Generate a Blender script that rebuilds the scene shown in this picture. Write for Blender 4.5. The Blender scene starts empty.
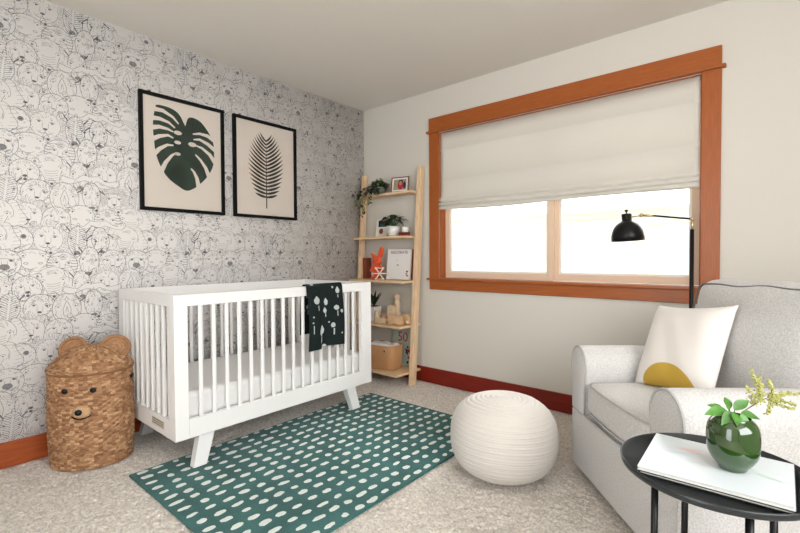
import bpy, bmesh, math, random
import numpy as np
from mathutils import Vector, Matrix, Euler

SC = bpy.context.scene
COL = SC.collection
random.seed(7)
rng = np.random.default_rng(7)
PI = math.pi

# ------------------------------------------------------------------ camera
cam_d = bpy.data.cameras.new('camera')
cam_d.sensor_width = 36.0
cam_d.lens = 442.4 / 800 * 36
cam_d.clip_start = 0.05
cam = bpy.data.objects.new('camera', cam_d)
COL.objects.link(cam)
CAM = Vector((2.9876, -3.0004, 1.067))
yaw, pit, rol = math.radians(40.33), math.radians(1.32), math.radians(-0.27)
fw = Vector((-math.sin(yaw)*math.cos(pit), math.cos(yaw)*math.cos(pit), -math.sin(pit)))
rt = Vector((math.cos(yaw), math.sin(yaw), 0))
up = rt.cross(fw)
r2 = rt*math.cos(rol) + up*math.sin(rol)
u2 = -rt*math.sin(rol) + up*math.cos(rol)
cam.matrix_world = Matrix(((r2.x, u2.x, -fw.x, CAM.x), (r2.y, u2.y, -fw.y, CAM.y), (r2.z, u2.z, -fw.z, CAM.z), (0, 0, 0, 1)))
SC.camera = cam

# ------------------------------------------------------------------ world, lights, exposure
world = bpy.data.worlds.new('overcast_sky')
SC.world = world
world.use_nodes = True
bg = world.node_tree.nodes['Background']
bg.inputs[0].default_value = (0.93, 0.96, 1.0, 1)
bg.inputs[1].default_value = 3.7
SC.view_settings.view_transform = 'Standard'
SC.view_settings.look = 'None'
SC.view_settings.gamma = 1
SC.view_settings.use_curve_mapping = False
SC.view_settings.exposure = 0.34

def area(name, loc, target, sx, sy, power, color):
    l = bpy.data.lights.new(name, 'AREA')
    l.shape = 'RECTANGLE'; l.size = sx; l.size_y = sy
    l.energy = power; l.color = color
    o = bpy.data.objects.new(name, l); COL.objects.link(o)
    o.location = loc
    o.rotation_euler = (Vector(target) - Vector(loc)).to_track_quat('-Z', 'Y').to_euler()
    return o
# daylight falling through the right-hand wall's window and the photographed window; the unseen rear lamp is added fill
area('side_window_daylight', (4.30, -2.65, 1.60), (0.6, -1.7, 0.9), 1.9, 1.45, 33, (1.0, 0.985, 0.975))
area('rear_fill_light', (2.3, -4.35, 1.25), (1.6, -1.0, 1.0), 1.0, 1.9, 4, (1.0, 0.975, 0.955))
area('garden_daylight', (1.78, 1.05, 2.95), (1.78, -1.4, 0.2), 2.6, 1.0, 200, (0.96, 0.985, 1.0))

# ------------------------------------------------------------------ materials
def lin(c):
    c = c/255
    return c/12.92 if c <= .04045 else ((c+.055)/1.055)**2.4
def rgb(r, g, b): return (lin(r), lin(g), lin(b), 1)

def mat(name, col, rough=.6, metal=0, spec=.5, noise=None, bump=None, sheen=0, coat=0, trans=0, sub=0):
    """noise=(scale, amount, (sx,sy,sz)) varies the base colour; bump=(scale, strength, dist, (sx,sy,sz))"""
    m = bpy.data.materials.new(name); m.use_nodes = True
    nt = m.node_tree; b = nt.nodes['Principled BSDF']
    b.inputs['Base Color'].default_value = col
    b.inputs['Roughness'].default_value = rough
    b.inputs['Metallic'].default_value = metal
    b.inputs['Specular IOR Level'].default_value = spec
    b.inputs['Sheen Weight'].default_value = sheen
    b.inputs['Coat Weight'].default_value = coat
    b.inputs['Coat Roughness'].default_value = .08
    b.inputs['Transmission Weight'].default_value = trans
    tc = nt.nodes.new('ShaderNodeTexCoord')
    def nz(scale, st, det=5):
        mp = nt.nodes.new('ShaderNodeMapping'); mp.inputs['Scale'].default_value = st
        nt.links.new(tc.outputs['Object'], mp.inputs[0])
        n = nt.nodes.new('ShaderNodeTexNoise'); n.inputs['Scale'].default_value = scale; n.inputs['Detail'].default_value = det
        nt.links.new(mp.outputs[0], n.inputs['Vector'])
        return n
    if noise:
        n = nz(noise[0], noise[2] if len(noise) > 2 else (1, 1, 1))
        cr = nt.nodes.new('ShaderNodeValToRGB')
        a = noise[1]
        cr.color_ramp.elements[0].position = .35; cr.color_ramp.elements[1].position = .65
        cr.color_ramp.elements[0].color = tuple(min(1, c*(1-a)) for c in col[:3]) + (1,)
        cr.color_ramp.elements[1].color = tuple(min(1, c*(1+a)) for c in col[:3]) + (1,)
        nt.links.new(n.outputs['Fac'], cr.inputs[0])
        nt.links.new(cr.outputs[0], b.inputs['Base Color'])
    if bump:
        n = nz(bump[0], bump[3] if len(bump) > 3 else (1, 1, 1))
        bp = nt.nodes.new('ShaderNodeBump'); bp.inputs['Strength'].default_value = bump[1]; bp.inputs['Distance'].default_value = bump[2]
        nt.links.new(n.outputs['Fac'], bp.inputs['Height'])
        nt.links.new(bp.outputs[0], b.inputs['Normal'])
    return m

M = {}
M['wall'] = mat('painted_wall', rgb(214, 209, 199), .85, bump=(160, .12, .002))
M['ceiling'] = mat('painted_ceiling', rgb(224, 219, 210), .9, bump=(120, .15, .002))
M['paper'] = mat('wallpaper_ground', rgb(226, 223, 220), .8)
M['ink'] = mat('wallpaper_line_ink', rgb(108, 106, 106), .8)
M['ink_dark'] = mat('wallpaper_dark_ink', rgb(98, 96, 98), .8)
M['ink_tone'] = mat('wallpaper_wash_ink', rgb(158, 156, 156), .8)
M['trim'] = mat('fir_trim', rgb(160, 84, 30), .36, noise=(9, .13, (1.0, 22, 22)), bump=(30, .08, .001, (.3, 8, 8)))
M['trim_v'] = mat('fir_trim_upright', rgb(160, 84, 30), .36, noise=(9, .13, (22, 22, 1.0)), bump=(30, .08, .001, (8, 8, .3)))
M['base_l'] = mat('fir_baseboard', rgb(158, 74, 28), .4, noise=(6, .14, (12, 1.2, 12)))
M['base_b'] = mat('shaded_fir_baseboard', rgb(126, 26, 10), .4, noise=(6, .14, (1.2, 12, 12)))  # left board's fir, with dimmer light put into a deeper, redder colour
M['carpet'] = mat('beige_carpet', rgb(238, 225, 214), 1.0, spec=.1, noise=(95, .24), bump=(240, 1.0, .008), sheen=.2)
M['sash'] = mat('pale_wood_sash', rgb(226, 198, 172), .45)
M['vinyl'] = mat('white_vinyl', rgb(236, 230, 220), .4)
M['white'] = mat('white_lacquer', rgb(238, 237, 235), .32)
M['sheet'] = mat('white_sheet', rgb(232, 231, 230), .9, bump=(60, .2, .003))
M['black'] = mat('black_lacquer', rgb(13, 13, 14), .32, spec=.3)
M['frame_black'] = mat('black_frame', rgb(9, 9, 9), .6, spec=.15)
M['poster'] = mat('cream_paper', rgb(236, 221, 212), .8)
M['monstera'] = mat('monstera_green_ink', rgb(30, 50, 38), .7, noise=(9, .4))
M['palm'] = mat('palm_olive_ink', rgb(40, 42, 32), .7)
M['pine'] = mat('pine_wood', rgb(226, 194, 154), .5, noise=(7, .12, (1, 10, 10)))
M['pine_v'] = mat('pine_wood_upright', rgb(228, 196, 158), .5, noise=(7, .12, (10, 10, 1)))
M['toywood'] = mat('toy_beech', rgb(216, 178, 138), .55, noise=(20, .1))
M['toywood2'] = mat('toy_maple', rgb(226, 200, 168), .55, noise=(20, .1))
M['soil'] = mat('potting_soil', rgb(45, 32, 24), 1)
M['leaf'] = mat('leaf_green', rgb(52, 84, 38), .45, noise=(30, .35))
M['leaf_dark'] = mat('leaf_dark_green', rgb(20, 42, 22), .4, noise=(30, .3))
M['leaf_pale'] = mat('leaf_pale_green', rgb(140, 150, 92), .5, noise=(30, .2))
M['leaf_fresh'] = mat('leaf_fresh_green', rgb(70, 118, 44), .4, noise=(40, .3))
M['pot_grey'] = mat('grey_stoneware', rgb(92, 100, 88), .6)
M['pot_white'] = mat('white_ceramic', rgb(232, 230, 226), .35)
M['brown'] = mat('walnut_frame', rgb(120, 72, 44), .5)
M['orange'] = mat('orange_plush', rgb(224, 84, 42), .95, sheen=.3, bump=(200, .4, .003))
M['rust'] = mat('rust_cover', rgb(136, 68, 46), .6)
M['red'] = mat('red_print', rgb(178, 32, 52), .6)
M['darkred'] = mat('dark_red_box', rgb(112, 28, 22), .5)
M['stick'] = mat('ivory_sticks', rgb(244, 232, 212), .5)
M['cover_white'] = mat('white_cover', rgb(226, 222, 218), .5)
M['ink_text'] = mat('grey_lettering', rgb(60, 60, 62), .6)
M['pages'] = mat('book_pages', rgb(226, 220, 206), .8)
M['tan'] = mat('tan_felt', rgb(196, 146, 100), .85, bump=(120, .2, .002))
M['card_green'] = mat('pale_sage_card', rgb(176, 190, 178), .7)
M['steel'] = mat('brushed_steel', rgb(190, 188, 184), .3, metal=1)
M['brass'] = mat('pale_brass', rgb(206, 186, 150), .3, metal=1)
M['teal'] = mat('teal_print', rgb(24, 92, 92), .6)
M['photo_tone'] = mat('photo_tone', rgb(150, 140, 124), .5)
M['skin_tone'] = mat('photo_skin', rgb(176, 120, 108), .5)
M['pouf'] = mat('cream_wool', rgb(227, 221, 213), .95, sheen=.15, bump=(200, .8, .005, (1, 1, 4)))
M['boucle'] = mat('grey_white_upholstery', rgb(203, 201, 198), .95, sheen=.2, noise=(170, .13), bump=(300, .6, .004))
M['piping'] = mat('grey_piping', rgb(178, 176, 174), .9)
M['piping_shaded'] = mat('shaded_grey_piping', rgb(112, 110, 110), .9)  # back cushion's piping: its shade is put into a darker grey
M['table'] = mat('dark_grey_metal', rgb(34, 39, 41), .30)
M['glaze'] = mat('green_glaze', rgb(36, 66, 20), .06, spec=.8, coat=.6, noise=(7, .15))
M['plume'] = mat('pale_green_plume', rgb(178, 178, 104), .8)
M['stem'] = mat('brown_stem', rgb(96, 66, 52), .7)
M['bookart_pink'] = mat('pale_pink_print', rgb(236, 200, 196), .4)
M['bookart_grey'] = mat('pale_grey_print', rgb(196, 204, 208), .4)
M['bookart_green'] = mat('pale_green_print', rgb(190, 212, 196), .4)
M['book_top'] = mat('glossy_white_cover', rgb(216, 223, 226), .25)
M['book_black'] = mat('black_cover', rgb(22, 22, 24), .4)
M['siding'] = mat('cream_siding', rgb(234, 225, 212), .8)
M['ext_white'] = mat('white_exterior_trim', rgb(240, 240, 238), .7)
M['grass'] = mat('lawn', rgb(110, 120, 84), 1, noise=(20, .3))
M['ext_glass'] = mat('dull_pane', rgb(200, 200, 196), .2)
M['plastic_label'] = mat('label_paper', rgb(214, 206, 186), .6)

def m_fabric_shade():
    m = mat('linen_shade', rgb(222, 217, 207), .9, bump=(500, .25, .001, (1, 1, 1)))
    nt = m.node_tree; b = nt.nodes['Principled BSDF']; out = nt.nodes['Material Output']
    t = nt.nodes.new('ShaderNodeBsdfTranslucent'); t.inputs[0].default_value = rgb(222, 218, 210)
    mx = nt.nodes.new('ShaderNodeMixShader'); mx.inputs[0].default_value = .15
    nt.links.new(b.outputs[0], mx.inputs[1]); nt.links.new(t.outputs[0], mx.inputs[2]); nt.links.new(mx.outputs[0], out.inputs[0])
    return m
M['linen'] = m_fabric_shade()
def m_glass():
    m = bpy.data.materials.new('clear_pane'); m.use_nodes = True
    nt = m.node_tree; nt.nodes.clear()
    out = nt.nodes.new('ShaderNodeOutputMaterial'); tr = nt.nodes.new('ShaderNodeBsdfTransparent'); gl = nt.nodes.new('ShaderNodeBsdfGlossy')
    gl.inputs['Roughness'].default_value = .02
    tr.inputs[0].default_value = (.97, .98, .97, 1)
    fr = nt.nodes.new('ShaderNodeFresnel'); fr.inputs[0].default_value = 1.3
    mx = nt.nodes.new('ShaderNodeMixShader')
    nt.links.new(fr.outputs[0], mx.inputs[0]); nt.links.new(tr.outputs[0], mx.inputs[1]); nt.links.new(gl.outputs[0], mx.inputs[2]); nt.links.new(mx.outputs[0], out.inputs[0])
    return m
M['glass'] = m_glass()

def m_rug():
    m = mat('teal_rug', rgb(52, 100, 97), 1.0, spec=.1, noise=(5, .2, (1, 1, 1)), bump=(420, .7, .004), sheen=.15)
    return m
M['rug'] = m_rug()
M['rug_white'] = mat('ivory_rug_pile', rgb(218, 226, 220), 1.0, spec=.1, bump=(420, .6, .004))
M['blanket'] = mat('charcoal_knit', rgb(31, 39, 39), 1.0, spec=.1, bump=(500, .5, .003), noise=(300, .25))
M['blanket_w'] = mat('ivory_knit', rgb(186, 194, 190), .95, bump=(500, .5, .003))

def m_wicker():
    m = bpy.data.materials.new('woven_seagrass'); m.use_nodes = True
    nt = m.node_tree; b = nt.nodes['Principled BSDF']; b.inputs['Roughness'].default_value = .7
    tc = nt.nodes.new('ShaderNodeTexCoord')
    mp = nt.nodes.new('ShaderNodeMapping'); mp.inputs['Scale'].default_value = (1, 1, 3)
    nt.links.new(tc.outputs['Object'], mp.inputs[0])
    n = nt.nodes.new('ShaderNodeTexNoise'); n.inputs['Scale'].default_value = 28; n.inputs['Detail'].default_value = 6
    nt.links.new(mp.outputs[0], n.inputs[0])
    cr = nt.nodes.new('ShaderNodeValToRGB')
    e = cr.color_ramp.elements
    e[0].position = .3; e[0].color = rgb(122, 82, 52)
    e[1].position = .7; e[1].color = rgb(214, 178, 136)
    x = cr.color_ramp.elements.new(.48); x.color = rgb(176, 132, 92)
    nt.links.new(n.outputs['Fac'], cr.inputs[0]); nt.links.new(cr.outputs[0], b.inputs['Base Color'])
    return m
M['wicker'] = m_wicker()
for k_, c_ in (('a', (136, 96, 64)), ('b', (156, 114, 79)), ('c', (172, 132, 95)), ('d', (190, 152, 114))):
    M['straw_'+k_] = mat('seagrass_'+{'a': 'brown', 'b': 'tan', 'c': 'straw', 'd': 'pale'}[k_], rgb(*c_), .75, noise=(60, .22, (1, 1, 4)))

def m_pillow():
    m = mat('cream_cushion_cover', rgb(232, 226, 220), .95, bump=(350, .3, .002))
    nt = m.node_tree; b = nt.nodes['Principled BSDF']
    tc = nt.nodes.new('ShaderNodeTexCoord')
    mp = nt.nodes.new('ShaderNodeMapping'); mp.inputs['Location'].default_value = (-.008, 0, .240)
    mp.inputs['Scale'].default_value = (1, 0, 1.0)
    nt.links.new(tc.outputs['Object'], mp.inputs[0])
    ln = nt.nodes.new('ShaderNodeVectorMath'); ln.operation = 'LENGTH'
    nt.links.new(mp.outputs[0], ln.inputs[0])
    lt = nt.nodes.new('ShaderNodeMath'); lt.operation = 'LESS_THAN'; lt.inputs[1].default_value = .150
    nt.links.new(ln.outputs['Value'], lt.inputs[0])
    mx = nt.nodes.new('ShaderNodeMix'); mx.data_type = 'RGBA'
    mx.inputs[6].default_value = rgb(232, 226, 220); mx.inputs[7].default_value = rgb(196, 160, 62)
    nt.links.new(lt.outputs[0], mx.inputs[0]); nt.links.new(mx.outputs[2], b.inputs['Base Color'])
    return m
M['pillow'] = m_pillow()

# ------------------------------------------------------------------ mesh helpers
class MB:
    def __init__(s): s.v = []; s.f = []; s.m = []
    def add(s, vs, fs, mi=0):
        o = len(s.v); s.v += [tuple(p) for p in vs]
        for f in fs: s.f.append(tuple(i+o for i in f)); s.m.append(mi)
        return s
    def box(s, x0, x1, y0, y1, z0, z1, mi=0):
        vs = [(x, y, z) for z in (z0, z1) for y in (y0, y1) for x in (x0, x1)]
        return s.add(vs, [(0, 2, 3, 1), (4, 5, 7, 6), (0, 1, 5, 4), (2, 6, 7, 3), (0, 4, 6, 2), (1, 3, 7, 5)], mi)
    def hexa(s, bot, top, mi=0):
        """bot/top: 4 points each, counter-clockwise seen from above"""
        vs = list(bot) + list(top)
        return s.add(vs, [(3, 2, 1, 0), (4, 5, 6, 7), (0, 1, 5, 4), (1, 2, 6, 5), (2, 3, 7, 6), (3, 0, 4, 7)], mi)
    def tube(s, pts, r, n=10, mi=0, cap=True, closed=False):
        pts = [Vector(p) for p in pts]
        k = len(pts)
        rr = r if isinstance(r, (list, tuple)) else [r]*k
        ref = None; rings = []
        for i, p in enumerate(pts):
            if closed: t = pts[(i+1) % k] - pts[i-1]
            else: t = pts[min(i+1, k-1)] - pts[max(i-1, 0)]
            t.normalize()
            if ref is None:
                ref = Vector((0, 0, 1)) if abs(t.z) < .9 else Vector((1, 0, 0))
            a = (ref - t*ref.dot(t)).normalized(); ref = a; b = t.cross(a)
            rings.append([p + (a*math.cos(2*PI*j/n) + b*math.sin(2*PI*j/n))*rr[i] for j in range(n)])
        vs = [q for rg in rings for q in rg]; fs = []
        m = k if closed else k-1
        for i in range(m):
            i2 = (i+1) % k
            for j in range(n):
                j2 = (j+1) % n
                fs.append((i*n+j, i*n+j2, i2*n+j2, i2*n+j))
        if cap and not closed:
            fs.append(tuple(reversed(range(n)))); fs.append(tuple((k-1)*n+j for j in range(n)))
        return s.add(vs, fs, mi)
    def lathe(s, prof, n=32, c=(0, 0, 0), mi=0, sx=1, sy=1):
        vs = []; fs = []
        for r, z in prof:
            for j in range(n):
                a = 2*PI*j/n
                vs.append((c[0]+r*sx*math.cos(a), c[1]+r*sy*math.sin(a), c[2]+z))
        for i in range(len(prof)-1):
            for j in range(n):
                j2 = (j+1) % n
                fs.append((i*n+j, i*n+j2, (i+1)*n+j2, (i+1)*n+j))
        if prof[0][0] > 1e-6: fs.append(tuple(reversed(range(n))))
        if prof[-1][0] > 1e-6: fs.append(tuple((len(prof)-1)*n+j for j in range(n)))
        return s.add(vs, fs, mi)
    def ball(s, c, rx, ry=None, rz=None, n=14, mi=0, rot=None):
        ry = rx if ry is None else ry; rz = rx if rz is None else rz
        prof = [(math.sin(PI*i/(n//2+2)), -math.cos(PI*i/(n//2+2))) for i in range(1, n//2+2)]
        t = MB(); t.lathe(prof, n)
        R = Euler(rot).to_matrix() if rot else Matrix.Identity(3)
        vs = [Vector(c) + R @ Vector((p[0]*rx, p[1]*ry, p[2]*rz)) for p in t.v]
        return s.add(vs, t.f, mi)
    def prism(s, poly, y0, y1, mi=0, M4=None):
        """poly in x,z extruded over y"""
        n = len(poly)
        vs = [(x, y0, z) for x, z in poly] + [(x, y1, z) for x, z in poly]
        if M4: vs = [M4 @ Vector(p) for p in vs]
        fs = [tuple(range(n)), tuple(reversed(range(n, 2*n)))] + [(i, i+n, (i+1) % n+n, (i+1) % n) for i in range(n)]
        return s.add(vs, fs, mi)
    def xf(s, M4):
        s.v = [tuple(M4 @ Vector(p)) for p in s.v]; return s
    def build(s, name, mats, parent=None, smooth=False, bevel=0, seg=2, loc=None, sub=0):
        me = bpy.data.meshes.new(name)
        me.from_pydata(s.v, [], s.f)
        if not isinstance(mats, (list, tuple)): mats = [mats]
        for m in mats: me.materials.append(m)
        if len(mats) > 1: me.polygons.foreach_set('material_index', s.m)
        if smooth: me.polygons.foreach_set('use_smooth', [True]*len(s.f))
        bm = bmesh.new(); bm.from_mesh(me); bmesh.ops.recalc_face_normals(bm, faces=bm.faces); bm.to_mesh(me); bm.free()
        me.update()
        o = bpy.data.objects.new(name, me); COL.objects.link(o)
        if parent: o.parent = parent
        if loc: o.location = loc
        if bevel:
            b = o.modifiers.new('bevel', 'BEVEL'); b.width = bevel; b.segments = seg; b.limit_method = 'ANGLE'; b.angle_limit = math.radians(40)
            if not smooth: me.polygons.foreach_set('use_smooth', [True]*len(s.f)); b.harden_normals = True
        if sub:
            q = o.modifiers.new('subdivision', 'SUBSURF'); q.levels = sub; q.render_levels = sub
        return o

def tag(o, label=None, cat=None, group=None, kind=None):
    if label: o['label'] = label
    if cat: o['category'] = cat
    if group: o['group'] = group
    if kind: o['kind'] = kind
    return o
def thing(name, loc, label, cat, rz=0, group=None, kind=None):
    o = bpy.data.objects.new(name, None); COL.objects.link(o)
    o.empty_display_size = .1
    o.location = loc; o.rotation_euler = (0, 0, rz)
    return tag(o, label, cat, group, kind)
def struct(name, mb, m, label, **k):
    return tag(mb.build(name, m, **k), label, kind='structure')
def copy_part(o, parent, loc=None):
    c = o.copy(); COL.objects.link(c); c.parent = parent
    if loc is not None: c.location = loc
    return c

def rounded(hx, hy, hz, r, n=6, band=3, fn=None):
    """closed rounded box centred on the origin, returned as an MB"""
    def axis(h, rr):
        c = h-rr
        b = [c + rr*math.tan(PI/4*k/band) for k in range(1, band+1)]
        core = [-c + 2*c*i/n for i in range(n+1)]
        return [-x for x in reversed(b)] + core + b
    r = min(r, hx*.999, hy*.999, hz*.999)
    ax = [axis(hx, r), axis(hy, r), axis(hz, r)]
    H = (hx, hy, hz)
    mb = MB()
    idx = {}
    def vid(p):
        key = (round(p[0], 6), round(p[1], 6), round(p[2], 6))
        if key in idx: return idx[key]
        inner = [max(-(H[i]-r), min(H[i]-r, p[i])) for i in range(3)]
        d = Vector([p[i]-inner[i] for i in range(3)])
        if d.length > 1e-9: d.normalize()
        q = Vector(inner) + d*r
        if fn: q = Vector(fn(q))
        idx[key] = len(mb.v); mb.v.append(tuple(q)); return idx[key]
    for a in range(3):
        b, c = (a+1) % 3, (a+2) % 3
        for sgn in (-1, 1):
            for i in range(len(ax[b])-1):
                for j in range(len(ax[c])-1):
                    q = []
                    for (ii, jj) in ((i, j), (i+1, j), (i+1, j+1), (i, j+1)):
                        p = [0, 0, 0]; p[a] = sgn*H[a]; p[b] = ax[b][ii]; p[c] = ax[c][jj]; q.append(vid(p))
                    if sgn < 0: q.reverse()
                    mb.f.append(tuple(q)); mb.m.append(0)
    return mb

def text_mesh(body, size, depth=.0004, font_scale=1):
    cu = bpy.data.curves.new('lettering', 'FONT'); cu.body = body; cu.size = size; cu.extrude = depth; cu.align_x = 'CENTER'; cu.align_y = 'CENTER'
    o = bpy.data.objects.new('lettering', cu); COL.objects.link(o)
    dg = bpy.context.evaluated_depsgraph_get(); dg.update()
    me = bpy.data.meshes.new_from_object(o.evaluated_get(dg))
    bpy.data.objects.remove(o)
    return me
def lettering(body, size, M4, m, parent, name='lettering'):
    me = text_mesh(body, size); me.transform(M4)
    me.materials.clear(); me.materials.append(m)
    o = bpy.data.objects.new(name, me); COL.objects.link(o); o.parent = parent
    return o

# ------------------------------------------------------------------ room shell
H = 2.44
XR, YR = 4.2, -4.2
# carpeted floor with real pile relief
def carpet():
    xs = np.arange(-.0, XR+.001, .0075); ys = np.arange(YR, .001, .0075)
    nx, ny = len(xs), len(ys)
    X, Y = np.meshgrid(xs, ys)
    X = X + rng.normal(0, .002, X.shape); Y = Y + rng.normal(0, .002, Y.shape)
    Z = rng.normal(0, .0030, X.shape)
    s = rng.normal(0, 1, X.shape)
    for _ in range(3): s = (s + np.roll(s, 1, 0) + np.roll(s, -1, 0) + np.roll(s, 1, 1) + np.roll(s, -1, 1))/5
    Z = np.clip(Z + s*.006 - .004, -.018, 0)
    co = np.stack([X, Y, Z], -1).reshape(-1, 3).astype(np.float32)
    i = np.arange(nx*ny).reshape(ny, nx)
    q = np.stack([i[:-1, :-1], i[:-1, 1:], i[1:, 1:], i[1:, :-1]], -1).reshape(-1, 4)
    me = bpy.data.meshes.new('floor')
    me.vertices.add(len(co)); me.vertices.foreach_set('co', co.ravel())
    me.loops.add(q.size); me.loops.foreach_set('vertex_index', q.ravel().astype(np.int32))
    me.polygons.add(len(q)); me.polygons.foreach_set('loop_start', np.arange(0, q.size, 4, dtype=np.int32))
    me.polygons.foreach_set('use_smooth', np.ones(len(q), dtype=bool))
    me.update(calc_edges=True); me.validate()
    me.materials.append(M['carpet'])
    o = bpy.data.objects.new('floor', me); COL.objects.link(o)
    return tag(o, 'beige cut-pile carpet covering the whole floor', kind='structure')
carpet()
struct('ceiling', MB().box(-.12, XR+.12, YR-.12, .14, H, H+.1), M['ceiling'], 'smooth pale painted ceiling')

# back wall with the window opening
WX0, WX1, WZ0, WZ1 = .873, 2.664, .885, 2.08
w = MB()
w.box(-.12, WX0, 0, .14, -.1, H); w.box(WX1, XR+.12, 0, .14, -.1, H)
w.box(WX0, WX1, 0, .14, -.1, WZ0); w.box(WX0, WX1, 0, .14, WZ1, H)
struct('wall_back', w, M['wall'], 'plain warm white wall holding the window')
# right wall with its own window opening, rear wall with an unseen doorway sized for fill light (both behind the camera)
w = MB()
w.box(XR, XR+.12, -1.65, 0, -.1, H); w.box(XR, XR+.12, YR, -3.65, -.1, H)
w.box(XR, XR+.12, -3.65, -1.65, -.1, .8); w.box(XR, XR+.12, -3.65, -1.65, 2.35, H)
struct('wall_right', w, M['wall'], 'plain warm white wall with a window opening')
w = MB()
w.box(-.12, 1.8, YR-.12, YR, -.1, H); w.box(2.8, XR+.12, YR-.12, YR, -.1, H); w.box(1.8, 2.8, YR-.12, YR, 2.1, H)
struct('wall_rear', w, M['wall'], 'plain warm white wall with an unseen doorway sized for fill light')

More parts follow.
